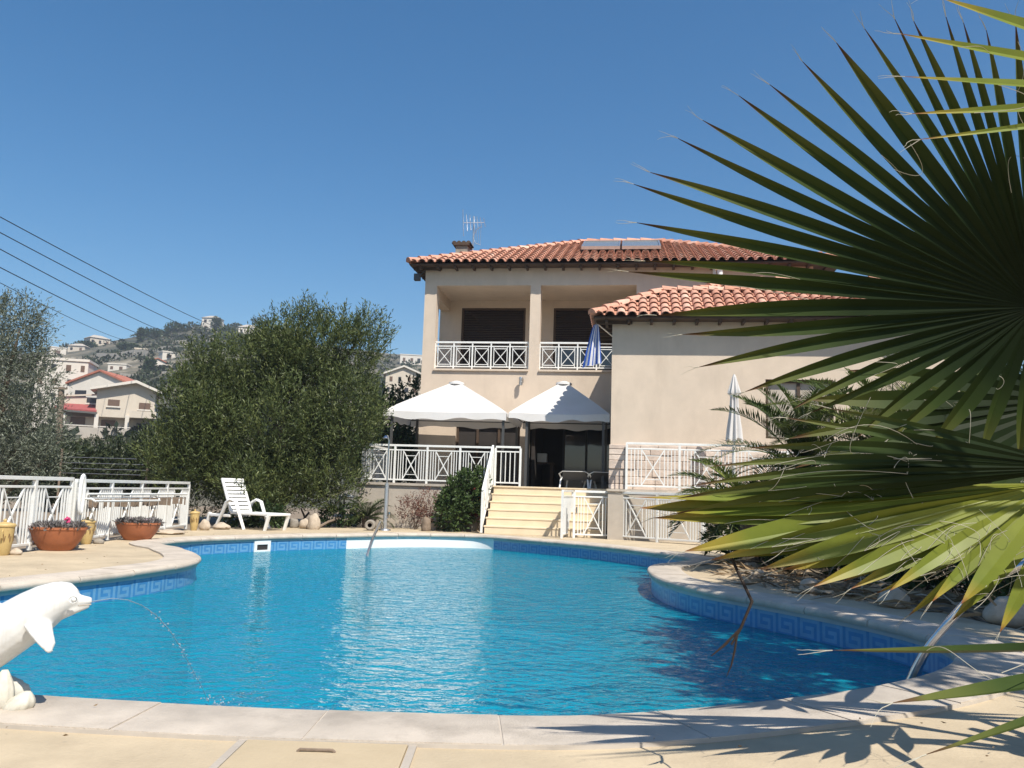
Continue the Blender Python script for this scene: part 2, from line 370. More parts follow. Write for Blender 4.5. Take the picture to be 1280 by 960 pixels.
def catmull(P, n):
    P = [Vector((x, y, 0)) for x, y in P]; out = []; k = len(P)
    for i in range(k):
        a, b, c, d = P[i-1], P[i], P[(i+1) % k], P[(i+2) % k]
        for j in range(n):
            t = j/n
            out.append(.5*((2*b)+(c-a)*t+(2*a-5*b+4*c-d)*t*t+(3*b-a-3*c+d)*t**3))
    return out
def resample(P, step):
    k = len(P); seg = [(P[(i+1) % k]-P[i]).length for i in range(k)]; tot = sum(seg); n = int(round(tot/step)); out = []; i = 0; acc = 0
    for j in range(n):
        s_ = tot*j/n
        while acc+seg[i] < s_: acc += seg[i]; i += 1
        out.append(P[i].lerp(P[(i+1) % k], (s_-acc)/seg[i]))
    return out, tot
CELL = .034
PL, PTOT = resample(catmull(ctrl, 8), CELL)
area = sum(PL[i].x*PL[(i+1) % len(PL)].y-PL[(i+1) % len(PL)].x*PL[i].y for i in range(len(PL)))
if area < 0: PL.reverse()          # counter-clockwise: outward = (dy, -dx)
NP_ = len(PL)
def pnormal(P, i, k=6):
    d = (P[(i+k) % len(P)]-P[i-k]).normalized(); return Vector((d.y, -d.x, 0))
PN = [pnormal(PL, i) for i in range(NP_)]
WZ = -.27
def iswhite(p): return p.y > 17.22 and -3.25 < p.x < -.28

# deck and ground sheets with a pool-shaped hole
def sheet(name, outer, hole, z, m, kind='structure'):
    bm = bmesh.new()
    def loop(P):
        vs = [bm.verts.new((p[0], p[1], z)) for p in P]; return [bm.edges.new((vs[i], vs[(i+1) % len(vs)])) for i in range(len(vs))]
    es = loop(outer)+loop(hole)
    bmesh.ops.triangle_fill(bm, use_beauty=True, use_dissolve=False, edges=es)
    bmesh.ops.recalc_face_normals(bm, faces=bm.faces)
    for f in bm.faces:
        if f.normal.z < 0: f.normal_flip()
    me = bpy.data.meshes.new(name); bm.to_mesh(me); bm.free(); me.materials.append(m)
    o = bpy.data.objects.new(name, me); COL.objects.link(o); return tag(o, kind=kind)
hole1 = [tuple((PL[i]+PN[i]*.10)[:2]) for i in range(0, NP_, 6)]
hole2 = [tuple((PL[i]+PN[i]*.16)[:2]) for i in range(0, NP_, 6)]
deck_o = [(-6.35,-4),(9,-4),(9,4.2),(5.2,4.6),(4.4,5.6),(4.2,7),(3.9,8.6),(3.5,9.6),(3.2,10.8),(3.3,12),(4.0,13.2),(4.6,15),(5.6,17.5),(6.5,21),(-3.4,21),(-3.9,20.1),(-6.2,18.6),(-6.5,17.0),(-6.3,12),(-6.35,9)]
sheet('pool_deck', deck_o, hole1, 0.0, M['deck'])
sheet('ground', [(-60,-40),(60,-40),(60,60),(-60,60)], hole2, -.03, M['bed'])

# coping stones
mb = MB(); prof = [(-.03,-.045),(-.045,-.02),(-.038,.008),(-.015,.022),(.41,.022),(.41,-.02),(-.0,-.045)]
i = 0; stone = 22
while i < NP_:
    j = min(i+stone, NP_); 
    if NP_-j < 8: j = NP_
    idx = list(range(i, j))
    if idx[-1]-idx[0] > 3:
        samp = idx[::3]
        if samp[-1] != idx[-1]: samp.append(idx[-1])
        vs = []; np_ = len(prof); dz = random.uniform(-.003, .003)
        for q in samp:
            P_, N_ = PL[q], PN[q]
            if q == samp[-1]: P_ = P_.lerp(PL[(q+1) % NP_], .72); N_ = N_.lerp(PN[(q+1) % NP_], .72)
            for (o_, z_) in prof: vs.append(P_+N_*o_+Vector((0, 0, z_+dz)))
        fs = []
        for a in range(len(samp)-1):
            for b in range(np_): fs.append((a*np_+b, a*np_+(b+1) % np_, (a+1)*np_+(b+1) % np_, (a+1)*np_+b))
        fs.append(tuple(range(np_))); fs.append(tuple(range((len(samp)-1)*np_, len(samp)*np_))[::-1])
        mb.add(vs, fs)
    i = j
o = mb.build('pool_coping', M['coping'], world=True, smooth=True, ang=50); tag(o, kind='structure')
mb = MB()
for i in range(0, NP_, 3):
    k = (i+3) % NP_ if i+3 < NP_ else 0
    a, b = PL[i], PL[k]; na, nb = PN[i], PN[k]
    u_ = Vector((0,0,.016)); d_ = Vector((0,0,-.012)); mb.add([a-na*.025+u_, b-nb*.025+u_, b+nb*.412+u_, a+na*.412+u_, b+nb*.412+d_, a+na*.412+d_], [(0,1,2,3),(3,2,4,5)])
tag(mb.build('pool_coping_joint', M['grout'], world=True), kind='structure')

# pool shell with meander tile band
KEY = ["11111110", "10000010", "10111010", "10100010", "10111110", "10000000"]
mb = MB(); ring = []
zt = -.085
for i in range(NP_):
    a, b = PL[i]+PN[i]*.012, PL[(i+1) % NP_]+PN[(i+1) % NP_]*.012; wh = iswhite(PL[i])
    V = lambda p, z: Vector((p.x, p.y, z))
    if i % 1 == 0:
        a0, b0 = PL[i], PL[(i+1) % NP_]
        mb.add([V(a0,-.04),V(b0,-.04),V(b0,zt),V(a0,zt)], [(0,1,2,3)], 3 if wh else 2)
        mb.add([V(a0,zt),V(b0,zt),V(b,zt),V(a,zt)], [(0,1,2,3)], 3 if wh else 2)
    for r in range(6):
        z1 = zt-r*CELL; z2 = z1-CELL
        mb.add([V(a,z1),V(b,z1),V(b,z2),V(a,z2)], [(0,1,2,3)], 3 if wh else (1 if KEY[r][i % 8] == '1' else 4))
    z1 = zt-6*CELL
    mb.add([V(a,z1),V(b,z1),V(b,-1.75),V(a,-1.75)], [(0,1,2,3)], 3 if wh else 0)
bm = bmesh.new(); vs = [bm.verts.new((PL[i].x+PN[i].x*.012, PL[i].y+PN[i].y*.012, -1.75)) for i in range(0, NP_, 6)]
es = [bm.edges.new((vs[i], vs[(i+1) % len(vs)])) for i in range(len(vs))]
bmesh.ops.triangle_fill(bm, use_beauty=True, edges=es); bm.verts.index_update()
mb.add([v.co.copy() for v in bm.verts], [tuple(v.index for v in f.verts) for f in bm.faces], 0); bm.free()
o = mb.build('pool_basin', [M['mosaic'], M['mosaiclight'], M['beam'], M['whiteplaster'], M['mosaicdark']], world=True); tag(o, kind='structure')
# white submerged entry steps at the far end
mb = MB()
wi = [i for i in range(NP_) if iswhite(PL[i])]
wi = wi[::4]
for s_, (off, zz) in enumerate([(.45, -.30), (.85, -.55), (1.2, -.85)]):
    vs = []; n = len(wi)
    for q in wi: vs += [PL[q]+PN[q]*.01+Vector((0,0,zz)), PL[q]-PN[q]*off+Vector((0,0,zz)), PL[q]-PN[q]*off+Vector((0,0,-1.75))]
    fs = []
    for a in range(n-1): fs += [(a*3, a*3+1, (a+1)*3+1, (a+1)*3), (a*3+1, a*3+2, (a+1)*3+2, (a+1)*3+1)]
    fs += [(0, 1, 2), ((n-1)*3, (n-1)*3+1, (n-1)*3+2)]
    mb.add(vs, fs)
tag(mb.build('pool_steps', M['mosaic'], world=True), kind='structure')
# water
bm = bmesh.new(); vs = [bm.verts.new((PL[i].x+PN[i].x*.02, PL[i].y+PN[i].y*.02, WZ)) for i in range(0, NP_, 4)]
es = [bm.edges.new((vs[i], vs[(i+1) % len(vs)])) for i in range(len(vs))]
bmesh.ops.triangle_fill(bm, use_beauty=True, edges=es); bmesh.ops.recalc_face_normals(bm, faces=bm.faces)
for f in bm.faces:
    if f.normal.z < 0: f.normal_flip()
me = bpy.data.meshes.new('pool_water'); bm.to_mesh(me); bm.free(); me.materials.append(M['water'])
o = bpy.data.objects.new('pool_water', me); COL.objects.link(o); tag(o, kind='structure')

# skimmer in the far wall
sk = G(333, 684, -.18); best = min(range(NP_), key=lambda i: (PL[i]-Vector((sk.x, sk.y, 0))).length if PL[i].y > 14 else 99)
p = PL[best]; nrm = PN[best]
t = thing('pool_skimmer', 'white square skimmer mouth set in the tile band below the lounger', 'skimmer', (p.x, p.y, -.3), math.atan2(nrm.y, nrm.x)+math.pi/2)
mb = MB(); mb.box(-0.180,0.180,-0.012,0.030,0.000,0.060); mb.box(-0.180,0.180,-0.012,0.030,0.160,0.235); mb.box(-0.180,-0.120,-0.012,0.030,0.060,0.160); mb.box(0.120,0.180,-0.012,0.030,0.060,0.160); mb.build('frame', M['whiteplastic'], t)
mb = MB(); mb.box(-0.120,0.120,0.005,0.030,0.060,0.160); mb.build('flap', M['void'], t)
t.rotation_euler.z = math.atan2(nrm.y, nrm.x)-math.pi/2
for c in t.children: pass

# hatch cover in the deck
a, b, c_, d_ = G(268, 1000), G(486, 1000), G(492, 926), G(318, 923)
t = thing('deck_hatch', 'flat yellow square hatch lid with recessed handle in the near deck', 'hatch', ((a.x+b.x)/2, a.y, 0))
mb = MB(); x0, x1, y0, y1 = -.98, -.36, 2.80, 3.40
mb.box(x0, x1, y0, y1, -.02, .014); lid = mb.build('lid', M['hatch'], t, world=True, bevel=.004)
mb = MB()
for (q0, q1, q2, q3) in ((x0-.035,x1+.035,y1,y1+.02),(x0-.035,x1+.035,y0-.03,y0),(x0-.035,x0-.005,y0,y1),(x1+.005,x1+.035,y0,y1)): mb.box(q0,q1,q2,q3,-.02,.010)
mb.build('frame', M['greywall'], t, world=True)
mb = MB(); hp = G(395, 945); mb.tube([(hp.x-.07,hp.y,.014),(hp.x-.06,hp.y,.022),(hp.x,hp.y+.004,.02),(hp.x+.06,hp.y,.022),(hp.x+.07,hp.y,.014)], .006, 6); mb.build('handle', M['wood'], t, world=True, smooth=True)

# ------------------------------------------------------------------ hills
ridge_px = [(-700,520),(-200,452),(0,440),(60,434),(110,428),(200,413),(250,404),(300,407),(330,415),(400,428),(480,438),(525,441),(700,465),(1000,520),(1500,575)]
rt = []
for x, y in ridge_px:
    d = ray(x, y); rt.append((math.atan2(d.x, d.y), math.atan2(d.z, math.hypot(d.x, d.y))))
RT = np.array([a for a, b in rt]); RE = np.array([b for a, b in rt])
FR = np.array([24, 32, 60, 100, 150, 250, 380, 470, 700]); FF = np.array([-.3, .0, .15, .31, .52, .80, 1.0, .97, .55])
def hz(x, y):
    r = np.hypot(x, y); th = np.arctan2(x, y)
    e = np.interp(th, RT, RE, left=rad(2), right=rad(2)); f = np.interp(r, FR, FF)
    z = CAMZ-1.2+r*np.tan(e*f)
    k = np.clip((r-90)/150, 0, 1)
    z = z + k*(1.6*np.sin(x*.06+1)*np.sin(y*.05)+.8*np.sin(x*.17)*np.sin(y*.13+2))*np.clip((430-r)/150, 0, 1)*.8
    return z
rs = np.concatenate([np.linspace(24, 100, 24), np.linspace(106, 420, 70), np.linspace(440, 700, 8)])
ths = np.concatenate([np.linspace(-math.pi, rad(-45), 40, endpoint=False), np.linspace(rad(-45), rad(20), 200, endpoint=False), np.linspace(rad(20), math.pi, 50)])
RR, TT = np.meshgrid(rs, ths, indexing='ij'); X = RR*np.sin(TT); Y = RR*np.cos(TT); Z = hz(X, Y)
Z = np.where(RR < 26, -1.5, Z)
Vv = np.stack([X, Y, Z], -1).reshape(-1, 3); na = len(ths)
ii = np.arange(len(rs)-1)[:, None]*na+np.arange(na-1)[None]
Fq = np.stack([ii, ii+na, ii+na+1, ii+1], -1).reshape(-1, 4)
o = quick('hillside', Vv, Fq, M['hill'], smooth=True); tag(o, kind='structure')
def hit(px, py):
    d = ray(px, py).normalized(); r = 34.0
    while r < 600:
        p = CC+d*r
        if p.z < hz(p.x, p.y): return p
        r += .5
    k = 375/math.hypot(d.x, d.y); p = CC+d*k; return Vector((p.x, p.y, float(hz(p.x, p.y))))

# scrub on the hill: far off, reads as a mass
rng = np.random.default_rng(5); n = 1500
n = 2600; th = rng.uniform(rad(-38), rad(4), n); r = np.sqrt(rng.uniform(75**2, 385**2, n)); x = r*np.sin(th); y = r*np.cos(th)
keep = (np.sin(x*.045+y*.02)+np.sin(y*.06-x*.03)+rng.normal(size=n)*.7) > -.35
x, y, r = x[keep], y[keep], r[keep]; z = hz(x, y)
size = rng.uniform(.7, 2.1, len(x))*np.clip(r/200, .6, 1.1)
P = np.repeat(np.stack([x, y, z], 1), 34, 0); sz = np.repeat(size, 34)
d = norm(rng.normal(size=P.shape)); d[:, 2] = np.abs(d[:, 2])
P = P + d*sz[:, None]*np.array([1.3, 1.3, .95])*rng.uniform(.6, 1, (len(P), 1))
V, F = leaves(P, norm(d+rng.normal(size=d.shape)*.6), 1.0, .8)
V = V.reshape(-1, 4, 3); 
o = quick('hill_scrub', V.reshape(-1, 3), F, M['leaf_hedge'], attr='rnd', av=np.repeat(np.repeat(rng.uniform(0, .8, len(x)), 34), 4)); tag(o, kind='stuff')

# ------------------------------------------------------------------ far buildings
def far_house(name, label, cat, px, py, wpx, hpx, roof='flat', wall='pwhite', roofm='froof', yaw=0.0, depth=.8, wins=2, rows=1, dist=None, group='houses on the far hillside'):
    p = hit(px, py) if dist is None else D(px, py, dist)
    dist_ = (p-CC).length; sc = dist_/FPX; wd = wpx*sc; h = hpx*sc; dp = wd*depth
    t = thing(name, label, cat, (p.x, p.y, p.z-.3), -math.atan2(p.x, p.y)+yaw, group)
    mb = MB(); mb.box(-wd/2, wd/2, 0, dp, -4, h)
    if roof == 'gable':
        g = wd*.2; mb.add([(-wd/2,0,h),(wd/2,0,h),(0,0,h+g),(-wd/2,dp,h),(wd/2,dp,h),(0,dp,h+g)], [(0,1,2),(3,5,4),(0,2,5,3),(1,4,5,2)])
    mb.build('wall', M[wall], t)
    mb = MB(); e = .35
    if roof in ('hip', 'hipw'):
        g = wd*.2; mb.add([(-wd/2-e,-e,h),(wd/2+e,-e,h),(wd/2+e,dp+e,h),(-wd/2-e,dp+e,h),(-wd*.18,dp/2,h+g),(wd*.18,dp/2,h+g)], [(0,1,5,4),(1,2,5),(2,3,4,5),(3,0,4),(0,3,2,1)])
    elif roof == 'gable':
        for s_ in (-1, 1):
            mb.add([(s_*(wd/2+e),-e,h-.15),(0,-e,h+g),(0,dp+e,h+g),(s_*(wd/2+e),dp+e,h-.15),(s_*(wd/2+e),-e,h+.1),(0,-e,h+g+.25),(0,dp+e,h+g+.25),(s_*(wd/2+e),dp+e,h+.1)],
                   [(0,1,2,3),(4,5,6,7),(0,1,5,4),(3,2,6,7),(0,3,7,4)])
    else:
        mb.box(-wd/2-.15, wd/2+.15, -.15, dp+.15, h, h+.35)
    mb.build('roof', M[wall if roof == 'flat' else ('pgrey' if roof == 'hipw' else roofm)], t)
    for r_ in range(rows):
        for k in range(wins):
            cx = -wd/2+wd*(k+.5)/wins+random.uniform(-.05, .05)*wd; ww = wd/wins*random.uniform(.28, .42); z0 = h*(r_+.3)/rows
            m2 = MB(); m2.box(cx-ww/2, cx+ww/2, -.06, .02, z0, z0+h/rows*.42); m2.build('window', M[random.choice(['fglass', 'fdark'])], t)
    return t
FH = [
 ('hill_house','small white flat house at the far left foot of the hill skyline',72,445,16,10,'flat','pwhite',1,1),
 ('hill_house','pale house with dull roof on the skyline right of the olive crown',125,432,22,9,'hipw','pcream',3,1),
 ('hill_house','white cube house on the slope just left of the big bushy tree',211,449,15,9,'flat','pwhite',1,1),
 ('hill_house','white gabled house on the slope below the white cube house',196,462,20,10,'gable','pwhite',2,1),
 ('hill_house','two storey white house beside the dark tree on the hilltop',262,412,20,15,'hipw','pwhite',2,2),
 ('hill_house','long low white house on the ridge right of the hilltop house',312,419,26,10,'hipw','pwhite',4,1),
 ('hill_house','pale flat house between the ridge and the bushy tree top',350,421,16,9,'flat','pcream',2,1),
 ('hill_house','cream house under the ridge line beside the villa corner',514,456,28,13,'flat','pwhite',3,1),
 ('hill_house','tiny white house on the slope above the red roofed houses',176,444,14,8,'flat','pcream',1,1),
 ('hill_house','low white house above the orange roof beside a scrub patch',146,463,20,8,'flat','pwhite',2,1),
 ('hill_house','small cream house on the ridge left of the cypress',95,439,18,7,'hipw','pcream',2,1),
]
for (nm, lb, px, py, wp, hp_, rf, wl, wi_, rw) in FH:
    far_house(nm, lb, 'house', px, py, wp, hp_, rf, wl, wins=wi_, rows=rw, yaw=random.uniform(-.4, .4))
far_house('apartment_building','cream gabled apartment block seen between the bushy tree and villa','apartment block',503,505,44,40,'gable','pcream',roofm='pwhite',wins=4,rows=3,dist=120,group='houses below the hill')
far_house('apartment_building','tall white block behind the olive tree at the left','apartment block',72,520,52,64,'flat','pwhite',wins=4,rows=4,dist=115,yaw=-.25,group='houses below the hill')
far_house('town_house','white house with broad orange roof just behind the gabled cream house','house',122,508,70,28,'gable','pwhite',wins=2,rows=1,dist=112,yaw=-.5,group='houses below the hill')
# pale terraces cut in the slope
for i, (xa, xb, yy, hh, lb) in enumerate([(165,235,441,5,'long pale stone terrace wall highest on the slope'),(120,185,449,7,'broad pale terrace wall across the middle of the slope'),(215,275,430,4,'thin pale terrace wall near the hilltop'),(150,215,470,4,'short pale terrace wall behind the orange roof')]):
    a = hit(xa, yy); b = hit(xb, yy-2); mb = MB(); n = 12; vs = []
    for k in range(n+1):
        q = a.lerp(b, k/n); z = float(hz(q.x, q.y)); hgt = hh*a.length/FPX
        for dy, zz in ((0,-2),(0,hgt),(2.5,hgt+.1),(2.5,-2)):
            q2 = q+Vector((q.x, q.y, 0)).normalized()*dy; vs.append((q2.x, q2.y, z+zz))
    fs = []
    for k in range(n): fs += [(k*4+j, k*4+j+1, (k+1)*4+j+1, (k+1)*4+j) for j in range(3)]
    fs += [(0,1,2,3), tuple(n*4+j for j in range(4))]
    mb.add(vs, fs); tag(mb.build('terrace_wall', M['pcream'], world=True), lb, 'terrace wall', 'terrace walls on the hillside')
# gabled cream house in the middle distance
P0 = D(150, 537, 100); sc = 100/FPX
t = thing('gabled_house', 'cream two storey house with white gable, red porch roof and shutters', 'house', (P0.x, P0.y, P0.z-.4), -math.atan2(P0.x, P0.y)-.08)
def X(px): return (px-150)*sc*1.02
def Zh(py): return (537-py)*sc+.4
mb = MB(); gx0, gx1 = X(121), X(187)
mb.box(gx0, gx1, 0, 9, Zh(522), Zh(488)); mb.add([(gx0,0,Zh(488)),(gx1,0,Zh(488)),((gx0+gx1)/2+1,0,Zh(477)),(gx0,9,Zh(488)),(gx1,9,Zh(488)),((gx0+gx1)/2+1,9,Zh(477))], [(0,1,2),(3,5,4),(0,2,5,3),(1,4,5,2)])
mb.box(X(80), gx1, 1.5, 9, -3, Zh(522)); mb.box(X(80), gx0, 2.2, 9, Zh(522), Zh(497)); mb.build('wall', M['pcream'], t)
mb = MB(); rx = (gx0+gx1)/2+1
for s_, xx in ((-1, gx0-.7), (1, gx1+.7)):
    mb.add([(xx,-.9,Zh(490)),(rx,-.9,Zh(478)),(rx,9.5,Zh(478)),(xx,9.5,Zh(490)),(xx,-.9,Zh(487)),(rx,-.9,Zh(474.5)),(rx,9.5,Zh(474.5)),(xx,9.5,Zh(487))], [(0,1,2,3),(4,5,6,7),(0,1,5,4),(3,2,6,7),(0,3,7,4)])
mb.build('roof', M['pwhite'], t)
mb = MB(); mb.add([(X(76),-.6,Zh(514)),(X(123),-.6,Zh(515.5)),(X(119),3,Zh(504)),(X(84),3,Zh(504)),(X(76),-.6,Zh(516)),(X(123),-.6,Zh(517.5)),(X(119),3,Zh(517)),(X(84),3,Zh(516))], [(0,1,2,3),(4,5,6,7),(0,1,5,4),(1,2,6,5),(3,0,4,7)]); mb.build('porch_roof', M['froofdull'], t)
mb = MB(); mb.add([(X(75),-.65,Zh(515.8)),(X(124),-.65,Zh(517.3)),(X(124),-.5,Zh(519.5)),(X(75),-.5,Zh(518))], [(0,1,2,3)]); mb.build('fascia', M['pwhite'], t)
mb = MB(); mb.add([(X(72),2,Zh(497)),(gx0,2,Zh(492)),(gx0,9,Zh(485)),(X(72),9,Zh(490)),(X(72),2,Zh(499)),(gx0,2,Zh(494)),(gx0,9,Zh(487)),(X(72),9,Zh(492))], [(0,1,2,3),(4,5,6,7),(0,1,5,4)]); mb.build('side_roof', M['pcream'], t)
for (xa, xb, ya, yb, yy, mm) in [(134,147,508,500,-.05,'fglass'),(169,182,510,502,-.05,'fglass'),(93,109,532,523,1.44,'fglass'),(127,143,534,525,1.44,'fglass'),(167,180,537,527,1.44,'fdark'),(108,120,504,498,2.12,'fdark')]:
    m2 = MB(); m2.box(X(xa), X(xb), yy-.05, yy+.05, Zh(ya), Zh(yb)); fr = m2.build('window', M[mm], t)
    m2 = MB(); m2.box(X(xa)-.15, X(xb)+.15, yy-.12, yy-.06, Zh(ya)-.18, Zh(ya)-.02); m2.build('sill', M['pwhite'], fr)
for xx in (87, 123, 157):
    m2 = MB(); m2.box(X(xx)-.22, X(xx)+.22, -.2, .2, Zh(538), Zh(519)); m2.build('column', M['pwhite'], t)
mb = MB(); mb.box(X(80), X(162), -.9, 1.5, Zh(545), Zh(541)); mb.box(X(80), X(162), -.9, -.75, Zh(541), Zh(536.5)); mb.build('terrace', M['pgrey'], t)
mb = MB(); mb.box(X(78), X(162), -.95, -.85, Zh(535.3), Zh(534.3)); mb.build('terrace_rail', M['pwhite'], t)
mb = MB(); mb.box(X(160), X(190), -1.3, 0, Zh(522), Zh(520)); mb.box(X(160), X(190), -1.3, -1.15, Zh(520), Zh(513.5)); mb.build('balcony', M['pcream'], t)
mb = MB(); mb.box(X(78), X(136), -.9, -.6, Zh(562), Zh(545)); mb.build('retaining_wall', M['pgrey'], t)

# ------------------------------------------------------------------ overhead cables and their pole
pole = D(75, 545, 60)
t = thing('utility_pole', 'brown wooden utility pole standing before the cream gabled house', 'utility pole', (pole.x, pole.y, pole.z-2))
mb = MB(); ptop = D(77, 484, 60); mb.tube([(pole.x,pole.y,pole.z-2),ptop], [.26,.2], 10); mb.build('post', M['wood'], t, world=True, smooth=True)
mb = MB(); q = D(77, 486, 60); mb.bar((q.x-.5,q.y-.2,q.z),(q.x+.5,q.y-.2,q.z),.12); mb.build('crossarm', M['wood'], t, world=True)
for i, (y0, x1, y1, lb) in enumerate([(267,315,409,'topmost of the five dark overhead cables at the left'),(286,285,410,'second highest of the five overhead cables crossing the sky'),(306,245,411,'middle one of the five overhead cables running to the hill'),(328,215,412,'fourth overhead cable down, just above the faint lowest one'),(346,178,413,'lowest and thinest of the five cables, skimming the olive crown'.replace('thinest','thinnest'))]):
    A = D(-60, y0-60*(y1-y0)/x1*1.05, 22); B = D(x1+12, y1+4, 330); mb = MB(); pts = []
    # sag expressed in the vertical plane of the span
    for k in range(41):
        u = (k/40)**2.2; q = A.lerp(B, u); pts.append(q)
    m_ = []
    for q in pts:
        l = (q-A).length/(B-A).length; m_.append(q+Vector((0, 0, -5.5*4*l*(1-l)*.5)))
    rr = [.012+.022*math.sqrt((q-A).length/100) for q in m_]
    if i == 4: rr = [x_*.7 for x_ in rr]
    mb.tube(m_, rr, 5); tag(mb.build('overhead_cable', M['cable'], world=True, smooth=True), lb, 'cable', 'overhead cables')

# ------------------------------------------------------------------ villa
villa = thing('villa', 'tan plastered two storey villa with clay tile roofs and recessed balcony', 'villa', HO, -YAW)
Z0 = 1.10                                   # terrace level
zf = L(538, 463).z; zb = L(545, 357).z; ze = L(530, 336).z
xw = L(765, 470).x                          # inner corner line on the facade
xwing = L(764.5, 470, -3.9).x; zwe = L(765, 401, -3.9).z
xm0, xm1 = L(661, 440).x, L(674, 440).x
xlg = L(796, 345).x; XR = 11.0
mb = MB()
def wl(x0, x1, y0, y1, z0, z1): mb.box(x0, x1, y0, y1, z0, z1)
# first floor front
wl(0, .36, 0, .36, zf, zb); wl(xm0, xm1, 0, .34, zf, zb)
wl(xlg, XR, 0, .3, zf, zb)
wl(0, XR, 0, .3, zb, ze+.1)
wl(.0, .3, .3, 2.2, zb-.28, ze+.1)                   # side beam of the loggia
# loggia back wall with two shuttered doors
wa0, wa1 = L(577, 400, 2.2).x, L(657, 400, 2.2).x; wb0 = L(692, 400, 2.2).x; wb1 = wb0+2.0; zw = L(617, 385, 2.2).z
xl0 = L(549.5, 410, 2.2).x
wl(xl0, wa0, 2.2, 2.45, zf, ze+.1); wl(wa1, wb0, 2.2, 2.45, zf, ze+.1); wl(wb1, XR, 2.2, 2.45, zf, ze+.1)
wl(wa0, wa1, 2.2, 2.45, zw, ze+.1); wl(wb0, wb1, 2.2, 2.45, zw, ze+.1)
wl(xl0, xl0+.25, 2.45, 9, zf, ze+.1); wl(XR-.25, XR, .3, 2.2, zf, zb); wl(XR-.25, XR, 2.45, 9, zf, ze+.1); wl(xl0+.25, XR-.25, 8.75, 9, zf, ze+.1)
wl(xlg, xlg+.2, .3, 2.2, zf, zb)
wl(.3, XR, .3, 2.2, zb+.05, zb+.2)                   # loggia ceiling
# first floor slab with a small ledge
wl(0, XR, 0, 9, zf-.28, zf)
# ground floor front
xg1 = L(570, 530).x; xc0, xc1 = L(650, 540).x, L(661, 540).x; zl = L(590, 527).z-.02
wl(0, xg1, 0, .3, Z0, zf-.28); wl(xc0, xc1, 0, .34, Z0, zl)
wl(xg1, xw+.5, 0, .3, zl, zf-.28)
wl(0, .25, .3, 9, Z0, zf-.28); wl(.25, XR, 8.7, 9, Z0, zf-.28); wl(XR-.3, XR, 0, 8.7, Z0, zf-.28)
mb.build('wall', M['plaster'], villa)
mb = MB(); mb.box(.36, xm0, -.06, .30, zf, zf+.055); mb.box(xm1, xlg, -.06, .3, zf, zf+.055); mb.build('balcony_ledge', M['plaster'], villa)
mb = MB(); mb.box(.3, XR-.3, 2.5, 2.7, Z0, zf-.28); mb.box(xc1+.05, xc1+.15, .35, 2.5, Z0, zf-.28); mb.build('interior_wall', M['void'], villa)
def window(par, x0, x1, z0, z1, y, matn, fr='soffit', nmull=1, name='window', fw=.07, slat=False):
    mb = MB(); mb.box(x0, x0+fw, y-.06, y+.06, z0, z1); mb.box(x1-fw, x1, y-.06, y+.06, z0, z1); mb.box(x0+fw, x1-fw, y-.06, y+.06, z1-fw, z1); mb.box(x0+fw, x1-fw, y-.06, y+.06, z0, z0+fw*.6)
    for k in range(1, nmull+1):
        xx = x0+(x1-x0)*k/(nmull+1); mb.box(xx-fw/2, xx+fw/2, y-.055, y+.055, z0+fw*.6, z1-fw)
    wn = mb.build(name, M[fr], par)
    mb = MB()
    if slat:
        k = int((z1-z0)/.055)
        for q in range(k):
            zz = z0+.05+q*.055
            if zz+.05 < z1-fw: mb.add([(x0+fw, y-.02, zz), (x1-fw, y-.02, zz), (x1-fw, y+.01, zz+.055), (x0+fw, y+.01, zz+.055), (x0+fw, y-.02, zz+.012), (x1-fw, y-.02, zz+.012)], [(0,1,5,4),(4,5,2,3)])
        mb.build('shutter', M[matn], wn)
    else:
        mb.box(x0+fw, x1-fw, y-.012, y+.012, z0+fw*.6, z1-fw); mb.build('pane', M[matn], wn)
    return wn
window(villa, wa0, wa1, zf, zw, 2.28, 'shutter', nmull=0, slat=True, name='balcony_door')
window(villa, wb0, wb1, zf+1.15, zw, 2.28, 'shutter', nmull=0, slat=True, name='balcony_door')
window(villa, wb0, wb1, zf, zf+1.15, 2.3, 'glass', nmull=1, name='balcony_door')
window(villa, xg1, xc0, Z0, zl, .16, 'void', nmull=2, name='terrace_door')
window(villa, L(703, 560, 2.2).x, xwing+.6, Z0, L(720, 532, 2.2).z, 2.3, 'glass', nmull=2, name='terrace_door', fr='darkmetal')

# wing
YW = -3.9; XWR = 13.4
mb = MB()
ww0, ww1, wz0, wz1 = L(957, 500, YW).x, L(1042, 500, YW).x, L(960, 548, YW).z, L(960, 474, YW).z
wl(xwing, ww0, YW, YW+.3, .0, zwe+.12); wl(ww0, ww1, YW, YW+.3, .0, wz0); wl(ww0, ww1, YW, YW+.3, wz1, zwe+.12); wl(ww1, XWR, YW, YW+.3, 0, zwe+.12)
wl(xwing, xwing+.3, YW+.3, -.0, 0, zwe+.12); wl(XWR-.3, XWR, YW+.3, 0, 0, zwe+.12); wl(xwing+.3, XWR-.3, YW+.3, 0, zwe, zwe+.12)
mb.build('wing_wall', M['plaster'], villa)
window(villa, ww0, ww1, wz0, wz1, YW+.14, 'greywall', nmull=1, name='wing_window', slat=False)
# stone cladding at the wing base: coursed rough blocks
zc0, zc1 = Z0, L(790, 556, YW).z
mb = MB(); rr = random.Random(3); z = zc0
while z < zc1-.03:
    h = min(rr.choice([.13, .17, .2]), zc1-z); x = xwing-.03; 
    while x < 11.5:
        l = rr.uniform(.28, .75); mb.box(x, min(x+l-.007, 11.5), YW-.05-rr.uniform(0, .03), YW-.002, z, z+h-.007, a=rr.random()); x += l
    z += h
mb.build('stone_cladding', M['stonewall'], villa, attr='rnd', bevel=.012)

